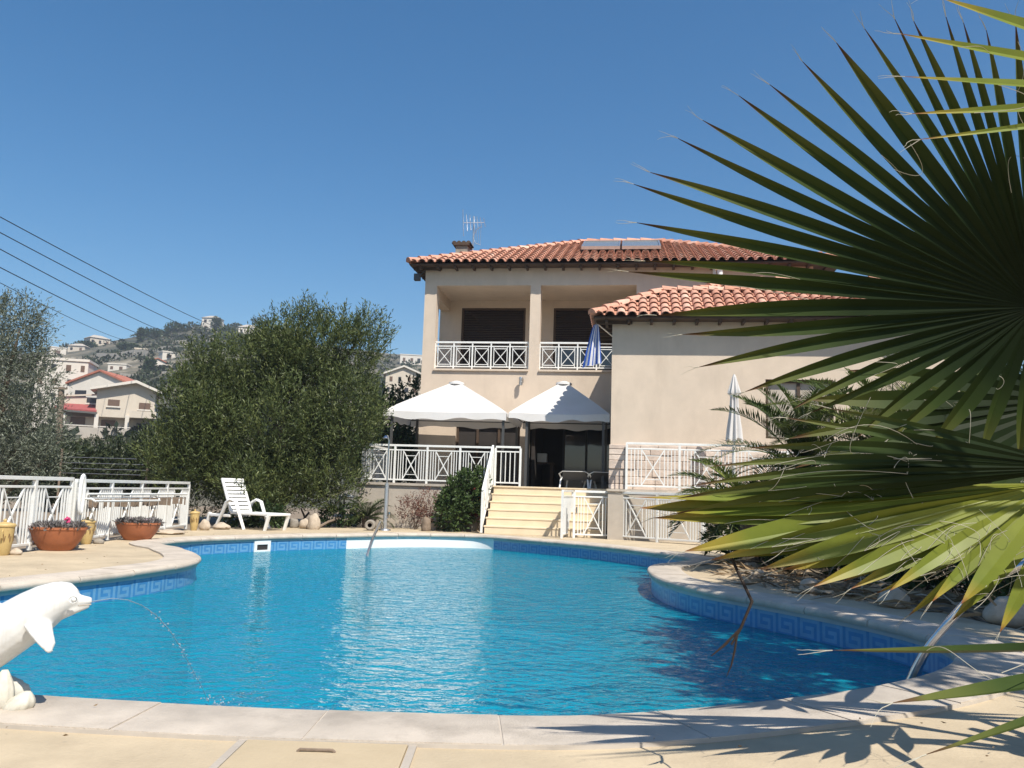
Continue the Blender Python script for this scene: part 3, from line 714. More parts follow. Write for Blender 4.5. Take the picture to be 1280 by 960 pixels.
# roofs -----------------------------------------------------------
def tile_plane(mb, O, U, Sl, width, vmax, sp=.262, course=.38, seed=0):
    """barrel tiles: O eave start, U along eave, Sl up the slope, vmax(u) slope length available"""
    rr = random.Random(seed); O = Vector(O); U = Vector(U).normalized(); Sl = Vector(Sl).normalized(); Nn = U.cross(Sl).normalized()
    if Nn.z < 0: Nn = -Nn
    n = int(width/sp)
    for k in range(n+1):
        u = (k+.5)*width/(n+1); vm0 = vmax(u)
        if vm0 < .12: continue
        tint = rr.uniform(-.12, .12); v = -.05
        while v < vm0:
            v2 = min(v+course, vm0); r0, r1 = .112, .092; a = min(1, max(0, .5+tint+rr.gauss(0, .17))); vs = []
            for (vv, r, lift) in ((v, r0, .045), (v2+.03, r1, .018)):
                for j in range(7):
                    an = math.pi*j/6; vs.append(O+U*(u+math.cos(an)*r)+Sl*vv+Nn*(math.sin(an)*r*.85+lift))
            for j in range(7):
                an = math.pi*j/6; vs.append(O+U*(u+math.cos(an)*(r0-.018))+Sl*v+Nn*(math.sin(an)*(r0-.018)*.85+.045))
            fs = [(j, j+1, 8+j, 7+j) for j in range(6)]+[(14+j, 15+j, 1+j, j) for j in range(6)]
            mb.add(vs, fs, 0, a)
            # channel tile between the barrels
            c = .5*width/(n+1); vs = []
            for (vv, lift) in ((v, .03), (v2+.03, .0)):
                for (du, dn) in ((c-.075, .045), (c-.03, .012), (c+.03, .012), (c+.075, .045)): vs.append(O+U*(u+du)+Sl*vv+Nn*(dn+lift))
            mb.add(vs, [(0,1,5,4),(1,2,6,5),(2,3,7,6)], 0, max(0, a-.12))
            v += course
def hip_roof(parent, x0, x1, y0, y1, z0, zr, seed, planes='flr', slab=True):
    """hip roof on a rectangle; ridge along x"""
    hw = (y1-y0)/2; rise = zr-z0; sl = math.hypot(hw, rise); W_ = x1-x0
    ra, rb = Vector((x0+hw, y0+hw, zr)), Vector((x1-hw, y0+hw, zr))
    c = [Vector((x0,y0,z0)), Vector((x1,y0,z0)), Vector((x1,y1,z0)), Vector((x0,y1,z0))]
    mb = MB()
    tile_plane(mb, c[0], (1,0,0), (0,hw,rise), W_, lambda u: sl*min(1, u/hw, (W_-u)/hw), seed=seed)
    tile_plane(mb, c[3], (0,-1,0), (hw,0,rise), 2*hw, lambda u: sl*min(u/hw, (2*hw-u)/hw), seed=seed+1)
    tile_plane(mb, c[1], (0,1,0), (-hw,0,rise), 2*hw, lambda u: sl*min(u/hw, (2*hw-u)/hw), seed=seed+2)
    tile_plane(mb, c[2], (-1,0,0), (0,-hw,rise), W_, lambda u: sl*min(1, u/hw, (W_-u)/hw), seed=seed+3, course=.8, sp=.3)
    roof = mb.build('roof', M['tile'], parent, smooth=True, attr='rnd', ang=50)
    rr = random.Random(seed+9); mb = MB()
    for (p, q) in ((c[0], ra), (c[1], rb), (ra, rb), (c[2], rb), (c[3], ra)):
        l = (q-p).length; d = (q-p)/l; k = max(2, int(l/.38)); sd_ = d.cross(Vector((0,0,1))).normalized(); up = sd_.cross(d)
        for i in range(k):
            a = p+d*(l*i/k-.03); b = p+d*(l*(i+1)/k+.03); vs = []
            for (pt, r, lf) in ((a, .13, .06), (b, .105, .03)):
                for j in range(7):
                    an = math.pi*j/6; vs.append(pt+sd_*math.cos(an)*r+up*(math.sin(an)*r+lf))
            mb.add(vs, [(j, j+1, 8+j, 7+j) for j in range(6)]+[tuple(range(7))], 0, min(1, max(0, .6+rr.gauss(0, .2))))
    mb.build('ridge_tile', M['tile'], roof, smooth=True, attr='rnd', ang=50)
    mb = MB(); e = Vector((0, 0, -.015)); f = Vector((0, 0, -.05))
    mb.add([p+e for p in c]+[ra+e, rb+e]+[p+f for p in c], [(0,1,5,4),(1,2,5),(2,3,4,5),(3,0,4),(6,9,8,7),(0,6,7,1),(1,7,8,2),(2,8,9,3),(3,9,6,0)])
    mb.build('eave_board', M['soffit'], roof)
    mb = MB(); n = int(W_/.52)
    for k in range(n):
        xx = x0+.3+k*.52; mb.bar((xx, y0+.06, z0-.09), (xx, y0+.9, z0-.09), .06, .08)
    m_ = int((y1-y0)/.52)
    for k in range(m_): mb.bar((x0+.06, y0+.3+k*.52, z0-.09), (x0+.9, y0+.3+k*.52, z0-.09), .06, .08)
    mb.build('rafter', M['soffit'], roof)
    return roof
zme = L(515, 330, -.42).z+.02
zmr = L(731, 304.5, 4.5).z
RX0, RX1, RY0, RY1 = L(512, 328, -.42).x, 11.7, -.42, 9.4
hip_roof(villa, RX0, RX1, RY0, RY1, zme, zmr, 1)
zwe2 = L(745, 395, YW-.42).z+.0; xwe = L(742, 392, YW-.42).x
xwe = L(742, 392, YW-.42).x
hip_roof(villa, xwe, XWR+.4, YW-.42, YW+2.9, zwe2, L(846, 366, YW+1.24).z, 21)
zw3 = L(905, 353, -1.6).z-.5; zwr = zw3+.55
hip_roof(villa, L(875, 360, -2.6).x, XWR+.4, -2.6, -.02, zw3, zwr, 31)
# chimney
cx = L(579, 305, 3.4); mb = MB(); z1 = L(579, 306, 3.4).z
mb.box(cx.x-.2, cx.x+.2, 3.15, 3.6, zme+.3, z1-.1); ch = mb.build('chimney', M['rockdark'], villa)
mb = MB(); mb.box(cx.x-.27, cx.x+.27, 3.08, 3.68, z1-.1, z1-.04); mb.build('cap_slab', M['soffit'], ch)
mb = MB()
for k in range(4):
    for s_ in (0, 1):
        pass
    xx = cx.x-.24+k*.16; vs = []
    for yy in (3.08, 3.68):
        for j in range(7):
            an = math.pi*j/6; vs.append((xx+math.cos(an)*.085, yy, z1-.04+math.sin(an)*.09))
    mb.add(vs, [(j, j+1, 8+j, 7+j) for j in range(6)]+[tuple(range(7)), tuple(range(7, 14))], 0, .1)
mb.build('cap_tile', M['soffit'], ch, smooth=True)
# downpipe
mb = MB(); dp = L(893, 330, -.08); mb.tube([(dp.x, -.08, ze-.05), (dp.x, -.08, zwe2+.5)], .05, 8); mb.build('downpipe', M['white'], villa, smooth=True)
# things on the roofs
def vthing(name, label, cat, x, y, z, group=None): return thing(name, label, cat, W(x, y, z), -YAW, group)
ax = L(589, 308, 3.9); ztop = L(590, 270, 3.9).z
t = vthing('television_antenna', 'grey metal yagi television antenna on a mast behind the chimney', 'antenna', ax.x+.05, 3.95, zme+1.0)
mb = MB(); zz = ztop-(zme+1.0); mb.tube([(0,0,0),(0,0,zz)], .022, 8); mb.build('mast', M['alu'], t, smooth=True)
mb = MB(); mb.tube([(-.35,-.1,zz-.25),(.35,.12,zz-.18)], .014, 6)
for k in range(7):
    u = k/6; p = Vector((-.35,-.1,zz-.25)).lerp(Vector((.35,.12,zz-.18)), u); l = .36-.03*k if k else .5
    mb.tube([p+Vector((.05,-.1,-l)), p+Vector((-.05,.1,l))], .014, 5)
mb.build('boom', M['alu'], t)
mb = MB()
for s_ in (-1, 1): mb.tube([(.0,0,zz-.75),(.1,-.1,zz-.75+s_*.22),(.3,-.2,zz-.75+s_*.33)], .011, 5)
for k in range(4): mb.tube([(.05+.08*k,-.1-.03*k,zz-1.05),(.05+.08*k,-.1-.03*k,zz-.45)], .008, 5)
mb.build('reflector', M['alu'], t)
slp = math.atan2(zmr-zme, (RY1-RY0)/2)
xs0, xs1 = L(727, 312, 1.5).x, L(826, 312, 1.5).x; xsm = (xs0+xs1)/2
for k, (a, b, lb) in enumerate([(xs0, xsm-.03, 'left of two grey solar water panels lying on the main roof'), (xsm+.03, xs1, 'right of two grey solar water panels lying on the main roof')]):
    y0 = 1.35; z0 = zme+(y0-RY0)*math.tan(slp)+.16
    t = thing('solar_panel', lb, 'solar panel', W((a+b)/2, y0, z0), -YAW, 'solar panels on the roof')
    wd = (b-a)/2; ln = 1.75; cs, sn = math.cos(slp), math.sin(slp)
    def PP(x, v, n_): return (x, v*cs-n_*sn, v*sn+n_*cs)
    mb = MB()
    for (xa, xb, va, vb) in ((-wd, wd, 0, .05), (-wd, wd, ln-.05, ln), (-wd, -wd+.05, .05, ln-.05), (wd-.05, wd, .05, ln-.05)):
        mb.add([PP(xa,va,0),PP(xb,va,0),PP(xb,vb,0),PP(xa,vb,0),PP(xa,va,.1),PP(xb,va,.1),PP(xb,vb,.1),PP(xa,vb,.1)], [(0,3,2,1),(4,5,6,7),(0,1,5,4),(1,2,6,5),(2,3,7,6),(3,0,4,7)])
    mb.build('frame', M['alu'], t)
    mb = MB(); mb.add([PP(-wd+.05,.05,.07),PP(wd-.05,.05,.07),PP(wd-.05,ln-.05,.07),PP(-wd+.05,ln-.05,.07)], [(0,1,2,3)]); mb.build('glass', M['panel'], t)
    mb = MB()
    for xx in (-wd*.7, wd*.7):
        for v in (.1, ln-.15): mb.add([PP(xx-.02,v,-.2),PP(xx+.02,v,-.2),PP(xx+.02,v+.04,-.2),PP(xx-.02,v+.04,-.2),PP(xx-.02,v,0),PP(xx+.02,v,0),PP(xx+.02,v+.04,0),PP(xx-.02,v+.04,0)], [(0,1,5,4),(1,2,6,5),(2,3,7,6),(3,0,4,7)])
    mb.build('bracket', M['alu'], t)
# wall lamps and camera-like floodlight
p = L(652, 476)
t = vthing('wall_lamp', 'small dark wall lamp on the plaster between the two balconies', 'lamp', p.x, 0, p.z)
mb = MB(); mb.box(-.05,.05,-.03,0,-.06,.06); mb.build('base', M['darkmetal'], t)
mb = MB(); mb.lathe([(.045,-.02),(.06,.08),(.055,.1),(0,.11)], (0,-.16,-.02), 12); mb.lathe([(.0,-.14),(.05,-.13),(.06,-.03),(.045,-.02)], (0,-.16,-.02), 12); mb.bar((0,-.02,0),(0,-.16,0),.03); mb.build('shade', M['alu'], t, smooth=True)
p = L(523, 348)
t = vthing('floodlight', 'dark square floodlight under the left corner of the roof', 'lamp', p.x, -.1, p.z)
mb = MB(); mb.box(-.09,.09,-.1,.05,-.1,.1); mb.build('housing', M['darkmetal'], t, bevel=.01)
mb = MB(); mb.bar((.05,.0,.05),(.2,.12,.25),.03); mb.build('bracket', M['darkmetal'], t)
p = L(900, 350, -2.0)
t = vthing('roof_vent', 'white capped vent pipe standing on the wing roof', 'vent', p.x, -2.0, zwr-.25)
mb = MB(); mb.tube([(0,0,-.1),(0,0,.45)], .07, 10); mb.build('pipe', M['white'], t, smooth=True)
mb = MB(); mb.lathe([(.13,.45),(.14,.5),(.03,.62),(0,.63)], n=14); mb.build('cap', M['white'], t, smooth=True)

# ------------------------------------------------------------------ railings
def railing(name, label, cat, A, B, h, bays, style='x', group=None, base=.06, slope=0.0, second=.12, mt='white', post=.05, mid_gap=0.0):
    A = Vector(A); B = Vector(B); dv = B-A; ln = math.hypot(dv.x, dv.y)
    t = thing(name, label, cat, A, math.atan2(dv.y, dv.x), group); sl = dv.z/ln; Zs = lambda x: x*sl
    mt = M[mt]
    def bar(mb, x0, z0, x1, z1, w_, d=None): mb.bar((x0, 0, z0+Zs(x0)), (x1, 0, z1+Zs(x1)), w_, d or w_, up=(0, 1, 0))
    for nm, zz, hh in (('top_rail', h-.025, .05), ('middle_rail', h-second-.02, .032), ('bottom_rail', base+.02, .035)):
        mb = MB(); bar(mb, 0, zz, ln, zz, hh, .05 if nm == 'top_rail' else .03); mb.build(nm, mt, t, bevel=.004)
    for k in range(bays+1):
        x = ln*k/bays; mb = MB(); bar(mb, x, 0 if style != 'balcony' else -.03, x, h-.05, post); mb.build('post', mt, t)
    z0, z1 = base+.035, h-second-.035
    for k in range(bays):
        xa, xb = ln*k/bays+post/2, ln*(k+1)/bays-post/2; wd = xb-xa; mb = MB(); th = .02
        if style == 'balcony':
            m_ = .06; bar(mb, xa+m_, z0, xa+m_, z1, th); bar(mb, xb-m_, z0, xb-m_, z1, th)
            bar(mb, xa+m_, z1-.05, xb-m_, z1-.05, th); bar(mb, xa+m_, z0+.05, xb-m_, z0+.05, th)
            bar(mb, xa+m_, z0+.05, xb-m_, z1-.05, th); bar(mb, xa+m_, z1-.05, xb-m_, z0+.05, th*.95)
        elif style == 'bars':
            n = max(2, int(wd/.11))
            for q in range(1, n): bar(mb, xa+wd*q/n, z0, xa+wd*q/n, z1, th)
        else:
            cw = min(.5, wd*.52)
            # an X cell with an inner square, flanked by bars
            n = max(1, int(round((wd-cw*.9)/2/.1)))
            c0, c1 = xa+(wd-cw)/2, xa+(wd+cw)/2
            bar(mb, c0, z0, c0, z1, th); bar(mb, c1, z0, c1, z1, th)
            bar(mb, c0, z0, c1, z1, th*1.2); bar(mb, c0, z1, c1, z0, th*1.15)
            i_ = cw*.2; zi = (z1-z0)*.17
            bar(mb, c0+i_, z0+zi, c0+i_, z1-zi, th*.8); bar(mb, c1-i_, z0+zi, c1-i_, z1-zi, th*.8)
            bar(mb, c0+i_, z1-zi, c1-i_, z1-zi, th*.8); bar(mb, c0+i_, z0+zi, c1-i_, z0+zi, th*.8)
            for q in range(1, n+1):
                for s_ in (c0-q*(c0-xa)/(n+1), c1+q*(xb-c1)/(n+1)): bar(mb, s_, z0, s_, z1, th)
        mb.build('infill_panel', mt, t)
    return t
hb = L(545, 426).z-zf
railing('balcony_railing', 'white balcony railing of five crossed squares, left of the pillar', 'railing', W(.37, .10, zf+.055), W(xm0-.01, .10, zf+.055), hb-.055, 5, 'balcony', 'balcony railings', post=.04)
railing('balcony_railing', 'white balcony railing with the flag hanging in front, right of the pillar', 'railing', W(xm1+.01, .10, zf+.055), W(xlg-.02, .10, zf+.055), hb-.055, 5, 'balcony', 'balcony railings', post=.04)

# terrace and stairs
def LG(px, py):
    p = G(px, py)-HO; return p.dot(EX), p.dot(EY)
YT = -3.1
xt0 = L(449, 600, YT).x
sxl, syb = LG(605, 667)
t = tag(None or bpy.data.objects.new('terrace', None), 'raised tiled terrace with grey rendered retaining wall in front of villa', 'terrace'); COL.objects.link(t); t.location = HO; t.rotation_euler = (0, 0, -YAW)
mb = MB(); mb.box(xt0, xwing, YT, 0, Z0-.9, Z0-.06); mb.box(xt0, -.0, 0, 6, Z0-.9, Z0-.06); mb.box(xt0, xwing, YT, YT+.3, -.2, Z0-.9); mb.box(xt0, xt0+.3, YT+.3, 6, -.2, Z0-.9); mb.build('retaining_wall', M['greywall'], t)
mb = MB(); mb.box(xt0-.04, xwing, YT-.05, 2.5, Z0-.06, Z0); mb.build('floor', M['greywall'], t)
mb = MB(); 
yp0 = YW-.92
mb.box(xwing-.02, 13.0, yp0, YW-.002, -.1, Z0-.05); mb.build('side_wall', M['greywall'], t)
mb = MB(); mb.box(xwing-.05, 13.0, yp0-.04, YW-.06, Z0-.05, Z0); mb.build('side_coping', M['coping'], t)
st = thing('outdoor_stairs', 'broad pale yellow outdoor stairs of six steps up to terrace', 'stairs', W(sxl, syb, 0), -YAW)
nst = 6; rise = Z0/nst; tread = (YT-.06-syb)/(nst-1); wst = xwing-.06-sxl
for k in range(nst):
    mb = MB(); y0 = k*tread
    if k < nst-1:
        mb.box(.0, wst, y0+.012, (k+1)*tread+.02 if k < nst-2 else (k+1)*tread-.01, 0 if k == 0 else -.02, (k+1)*rise-.035); mb.box(-.02, wst, y0, (k+1)*tread+(.02 if k < nst-2 else -.005), (k+1)*rise-.035, (k+1)*rise)
    else:
        mb.box(0, wst, y0-.02, y0+.004, Z0-rise-.03, Z0-.035); mb.box(-.02, wst, y0-.045, y0+.005, Z0-.035, Z0+.003)
    mb.build('step', M['step'], st, bevel=.006)
railing('terrace_railing', 'long white crossed railing along terrace front, under the left gazebo', 'railing', W(xt0+.05, YT+.06, Z0), W(sxl-.06, YT+.06, Z0), .96, 4, 'x', 'terrace railings')
railing('terrace_railing', 'short white railing turning back at the left terrace end by the bushy tree', 'railing', W(xt0+.05, YT+2.6, Z0), W(xt0+.05, YT+.14, Z0), .96, 2, 'bars', 'terrace railings')
railing('stair_handrail', 'sloping white handrail on the left edge of the yellow stairs', 'handrail', W(sxl-.06, syb-.02, .02), W(sxl-.06, YT-.0, Z0+.02), .98, 2, 'x', 'terrace railings', second=.14)
railing('stair_railing', 'short white railing at the head of stairs beside the handrail', 'railing', W(sxl, YT+.06, Z0), W(sxl+.62, YT+.06, Z0), .98, 1, 'bars', 'terrace railings')
# upper fence on the wing platform and the pool fence with gate
ux0 = L(783, 600, yp0+.06).x
railing('platform_railing', 'white crossed railing on the grey platform before the stone cladding', 'railing', W(ux0, yp0+.06, Z0), W(ux0+4.6, yp0+.06, Z0), 1.04, 4, 'x', 'railings on the wing platform')
railing('platform_railing', 'short white railing running back from the platform corner to the wing wall', 'railing', W(ux0, YW-.1, Z0), W(ux0, yp0+.12, Z0), 1.04, 1, 'bars', 'railings on the wing platform')
g0, g1, g2 = G(702, 673), G(717, 671), G(765, 674)
pf = [G(769, 674.3), G(878, 682)]
hgt = .98+ .12
def flat(v): return Vector((v.x, v.y, 0))
railing('pool_fence', 'narrow white fence piece between the stairs and the gate', 'fence', flat(g0), flat(g1)+Vector((0, .55, 0)), 1.05, 1, 'bars', 'white fences around the stairs foot')
gate = railing('garden_gate', 'white metal gate with crossed panel at the foot of stairs', 'gate', flat(G(717, 672.5)), flat(g2), 1.05, 1, 'x', 'white fences around the stairs foot')
mb = MB(); mb.bar((.05,-.04,.55),(.05,-.04,.68),.03); mb.build('latch', M['steel'], gate)
railing('pool_fence', 'white crossed fence running right of the gate towards the dark palms', 'fence', flat(pf[0]), flat(pf[1]), 1.05, 2, 'x', 'white fences around the stairs foot')
railing('pool_fence', 'white fence bending along the pool behind the palm fronds', 'fence', flat(pf[1])+Vector((.06, 0, 0)), flat(pf[1])+Vector((2.6, -.9, 0)), .62, 2, 'bars', 'white fences around the stairs foot')

# ------------------------------------------------------------------ gazebos
def gazebo(label, x0, x1, y0, y1, ztip, zeave, posts):
    t = thing('gazebo', label, 'gazebo', W((x0+x1)/2, (y0+y1)/2, Z0), -YAW, 'white canopy gazebos on the terrace')
    cx, cy = (x0+x1)/2, (y0+y1)/2; hx, hy = (x1-x0)/2, (y1-y0)/2; ht, he = ztip-Z0, zeave-Z0
    mb = MB(); n = 12; sidesP = []
    # four fabric triangles, slightly sagging between the ribs
    corners = [(-hx,-hy),(hx,-hy),(hx,hy),(-hx,hy)]
    k = .07
    for s_ in range(4):
        a = Vector((*corners[s_], 0)); b = Vector((*corners[(s_+1) % 4], 0)); rows = []
        for i in range(n+1):
            u = i/n; row = []
            for j in range(n+1):
                v = j/n; p = a.lerp(b, v)*(k+(1-k)*u); z = ht-(ht-he)*u - .10*math.sin(math.pi*v)*math.sin(math.pi*min(u*1.0, 1))*1.0 - .03*math.sin(math.pi*v)*u
                z += .05*u*u*(1-u)*2
                row.append(Vector((p.x, p.y, z)))
            rows.append(row)
        vs = [p for r_ in rows for p in r_]
        fs = [(i*(n+1)+j, i*(n+1)+j+1, (i+1)*(n+1)+j+1, (i+1)*(n+1)+j) for i in range(n) for j in range(n)]
        mb.add(vs, fs)
    cp = mb.build('canopy', M['canvas'], t, smooth=True, ang=30)
    mb = MB()
    for s_ in range(4):
        a = Vector((*corners[s_], 0)); b = Vector((*corners[(s_+1) % 4], 0)); m_ = 40; vs = []
        out = (a+b).normalized()
        for i in range(m_+1):
            v = i/m_; p = a.lerp(b, v); zt_ = he-.03*math.sin(math.pi*v)
            vs += [(p.x, p.y, zt_), (p.x+out.x*.02, p.y+out.y*.02, zt_-.14-.05*abs(math.sin(math.pi*v*1.5))+.02*math.sin(v*23+s_))]
        mb.add(vs, [(i*2, i*2+2, i*2+3, i*2+1) for i in range(m_)])
    mb.build('valance', M['canvas'], cp, smooth=True)
    mb = MB(); mb.lathe([(.22,ht-.04),(.2,ht+.015),(.06,ht+.06),(0,ht+.065)], n=16); mb.build('top_cap', M['canvas'], cp, smooth=True)
    for (px_, py_) in posts:
        mb = MB(); mb.box(px_-.03, px_+.03, py_-.03, py_+.03, 0, he-.0); mb.build('pole', M['darkmetal'], t)
    mb = MB()
    for c in corners: mb.tube([(c[0]*.97,c[1]*.97,he-.02),(c[0]*k,c[1]*k,ht-.06)], .014, 6)
    for s_ in range(4): mb.tube([(corners[s_][0]*.97,corners[s_][1]*.97,he-.03),(corners[(s_+1)%4][0]*.97,corners[(s_+1)%4][1]*.97,he-.03)], .014, 6)
    mb.build('frame', M['darkmetal'], t)
    return t
yg0, yg1 = YT+.12, -.22
gx0, gx1 = L(479, 515, yg0).x, L(633, 518, yg0).x
zg = L(556, 514, yg0).z; zp = L(570, 479, (yg0+yg1)/2).z
gazebo('left white canopy gazebo, fully sunlit, over the crossed terrace railing', gx0, gx1, yg0, yg1, zp, zg, [(-(gx1-gx0)/2+.22,-1.3),((gx1-gx0)/2-.08,-1.3),(-(gx1-gx0)/2+.22,1.28),((gx1-gx0)/2-.08,1.28)])
hx0, hx1 = L(636, 518, yg0).x, xwing-.05
gazebo('right white canopy gazebo with the villa shadow across its right side', hx0, hx1, yg0, yg1, zp+.03, zg, [(-(hx1-hx0)/2+.45,-1.3),((hx1-hx0)/2-.15,-1.3),(-(hx1-hx0)/2+.2,1.28),((hx1-hx0)/2-.15,1.28)])

# terrace chairs (white tube frames, dark mesh)
def sling_chair(label, px, py, wpx, yaw=0):
    p = L(px, py, YT+.35); t = thing('terrace_chair', label, 'chair', W(p.x, YT+.45, Z0), -YAW+yaw, 'sling chairs on the terrace'); wd = .31
    mb = MB(); 
    for s_ in (-wd, wd): mb.tube([(s_,.25,0),(s_,.18,.4),(s_,.1,.55),(s_,-.02,.5),(s_*.9,-.25,.42),(s_,-.3,0)], .017, 8)
    mb.tube([(-wd,.12,.5),(-wd,.3,.72),(-wd+.08,.36,.84),(wd-.08,.36,.84),(wd,.3,.72),(wd,.12,.5)], .017, 8)
    mb.build('frame', M['whiteplastic'], t, smooth=True)
    mb = MB(); mb.box(-wd+.02,wd-.02,-.25,.15,.40,.415); mb.build('seat', M['darkmetal'], t)
    mb = MB(); mb.add([(-wd+.03,.15,.42),(wd-.03,.15,.42),(wd-.09,.35,.82),(-wd+.09,.35,.82),(-wd+.03,.17,.42),(wd-.03,.17,.42),(wd-.09,.37,.82),(-wd+.09,.37,.82)], [(0,1,2,3),(4,7,6,5),(0,3,7,4),(1,5,6,2)]); mb.build('backrest', M['darkmetal'], t)
    t.scale = (1.25, 1, .48)
    return t
sling_chair('dark sling chair with white tube frame nearest the stairs on terrace', 722, 600, 40, 2.9)
sling_chair('dark sling chair with white tube frame close to the wing wall', 752, 600, 40, 3.4)
p = L(676, 572, 1.2); t = vthing('white_cabinet', 'small white box seen in the dark veranda behind the gazebo', 'cabinet', p.x, 1.2, Z0)
mb = MB(); mb.box(-.18,.18,-.15,.15,p.z-Z0-.14,p.z-Z0+.12); mb.build('body', M['whiteplastic'], t, bevel=.01)
mb = MB(); mb.box(-.4,.4,-.25,.25,p.z-Z0-.2,p.z-Z0-.145); mb.box(-.38,-.3,-.2,.2,0,p.z-Z0-.2); mb.box(.3,.38,-.2,.2,0,p.z-Z0-.2); mb.build('stand', M['soffit'], t)
mb = MB(); mb.box(-.185,.185,-.165,-.152,p.z-Z0-.12,p.z-Z0+.1); mb.build('door', M['white'], t)

# flag
fp = L(745, 402, YW-.2); ft = L(743, 455, YW-.2)
p0 = L(746, 404, -.25)
t = vthing('flag', 'blue and white striped flag hanging folded before the right balcony', 'flag', L(742, 456, YW-.1).x, YW-.1, L(742, 456, YW-.1).z)
hF = L(742, 405, YW-.1).z-L(742, 456, YW-.1).z; bx = .0
mb = MB(); mb.tube([(.45,.22,hF*.72),(.05,-.02,hF*1.02)], .016, 8); mb.build('pole', M['alu'], t, smooth=True)
FS = MB(); nu, nv = 16, 20
for stripe in range(1): pass
cw = []
vs = []; 
for i in range(nv+1):
    v = i/nv
    for j in range(nu+1):
        u = j/nu; spread = .06+.34*v**.8
        x = .06-spread*.75+spread*u+ (u-.5)*.05; y = -.03+.07*math.sin(u*11+v*1.5)*(.3+.7*v); z = hF*(1-v)+.10*(u-.5)*v - .02
        vs.append((x, y, z))
fs = [(i*(nu+1)+j, i*(nu+1)+j+1, (i+1)*(nu+1)+j+1, (i+1)*(nu+1)+j) for i in range(nv) for j in range(nu)]
for f_i, f in enumerate(fs):
    pass
M['fblue'] = mat('flag_blue', (.03,.10,.42), .8, .1, 8, transl=.15); M['fwhite'] = mat('flag_white', (.72,.72,.74), .8, .05, 8, transl=.15)
FS.v = [Vector(p) for p in vs]; FS.a = [0]*len(vs); FS.f = [list(f) for f in fs]; FS.m = [((k % nu)*9//nu) % 2 for k in range(len(fs))]
FS.build('cloth', [M['fblue'], M['fwhite']], t, smooth=True, ang=80)

# ------------------------------------------------------------------ left pool fence and what stands along it
fa = G(-70, 715); fb = G(85, 682); fc = G(232, 661)
fa = Vector((-6.62, 6.0, 0)); fb = Vector((fb.x, fb.y, 0)); fc = Vector((fc.x, fc.y, 0))
railing('pool_fence', 'long white crossed pool fence nearest the left frame edge, behind the big bowl', 'fence', fa, fb+Vector((0, -.04, 0)), .99, 7, 'x', 'white fence panels left of the pool')
railing('pool_fence', 'white crossed pool fence behind the drying rack, ending near lounger', 'fence', fb+Vector((0, .06, 0)), fc, .97, 4, 'x', 'white fence panels left of the pool')
# drying rack hung on the inside of the fence
t = thing('drying_rack', 'folded white drying rack with clothes pegs hung along the pool fence', 'drying rack', (fb.x+.12, fb.y+.15, .35), 0)
mb = MB(); ln = 3.9
for dx, zz in ((0, .33), (.14, .30), (.02, .40)): mb.tube([(dx, .0, zz), (dx+.0, ln*(.6 if zz < .32 else 1), zz-.02)], .018, 8)
mb.tube([(0,.0,.33),(.1,-.02,.33),(.14,.0,.30)], .016, 8); mb.tube([(0,2.35,.33),(.14,2.35,.3)], .016, 8); mb.build('rail', M['wood'] if 0 else M['white'], t, smooth=True)
mb = MB(); rr = random.Random(4)
for k in range(46):
    y = .08+k*.08; 
    if rr.random() < .85: mb.box(.0+rr.uniform(-.004,.1), .02+rr.uniform(0,.1), y, y+.014, .19+rr.uniform(-.01,.02), .33)
mb.build('peg', M['wood'], t)['kind'] = 'stuff'
mb = MB(); lp = [(.02+.06*math.cos(a_)*0, -.17+.06*math.cos(a_), .40+.27*math.sin(a_)) for a_ in [2*math.pi*k/24 for k in range(25)]]; mb.tube(lp, .026, 8, flat=(1, 1.2)); mb.build('end_loop', M['whiteplastic'], t, smooth=True)

def urn(label, px, py, hpx, base_w):
    p = G(px, py); h = hpx*p.y/FPX; r = base_w*p.y/FPX/2
    t = thing('ceramic_urn', label, 'urn', (p.x, p.y, 0), random.uniform(0, 3), 'yellow ceramic urns round the pool')
    mb = MB(); mb.lathe([(r*.62,0),(r*.72,h*.05),(r*.9,h*.35),(r,h*.72),(r*1.02,h*.78),(r*1.12,h*.80),(r*1.12,h*.83)], n=24); mb.build('body', M['ceramic'], t, smooth=True)
    mb = MB(); mb.lathe([(r*1.12,h*.832),(r*1.02,h*.87),(r*.5,h*.9),(r*.16,h*.92),(r*.2,h*.96),(r*.12,h),(0,h*1.005)], n=24); mb.build('lid', M['ceramic'], t, smooth=True)
    for s_ in (0, math.pi):
        mb = MB(); q = [(r*.95*math.cos(s_), r*.95*math.sin(s_), h*.70), (r*1.3*math.cos(s_), r*1.3*math.sin(s_), h*.66), (r*1.25*math.cos(s_), r*1.25*math.sin(s_), h*.5), (r*.9*math.cos(s_), r*.9*math.sin(s_), h*.45)]
        mb.tube(q, r*.09, 8); mb.build('handle', M['ceramic'], t, smooth=True)
    mb = MB()
    for k in range(10):
        a0 = k*math.pi*2/10; pts = [(r*1.01*math.cos(a0+.3*j/6)*(.93 if j else .93), r*1.01*math.sin(a0+.3*j/6)*.93, h*(.5+.12*math.sin(j*1.1))) for j in range(7)]
        mb.tube(pts, r*.05, 5)
    mb.build('relief', M['ceramicdark'], t)
urn('yellow ceramic urn cut by the left frame edge, beside the big bowl', 2, 694, 44, 23)
urn('yellow ceramic urn standing between the two terracotta bowls', 107, 680, 33, 17)
urn('small yellow ceramic urn at the fence end near the white lounger', 242, 663, 26, 11)
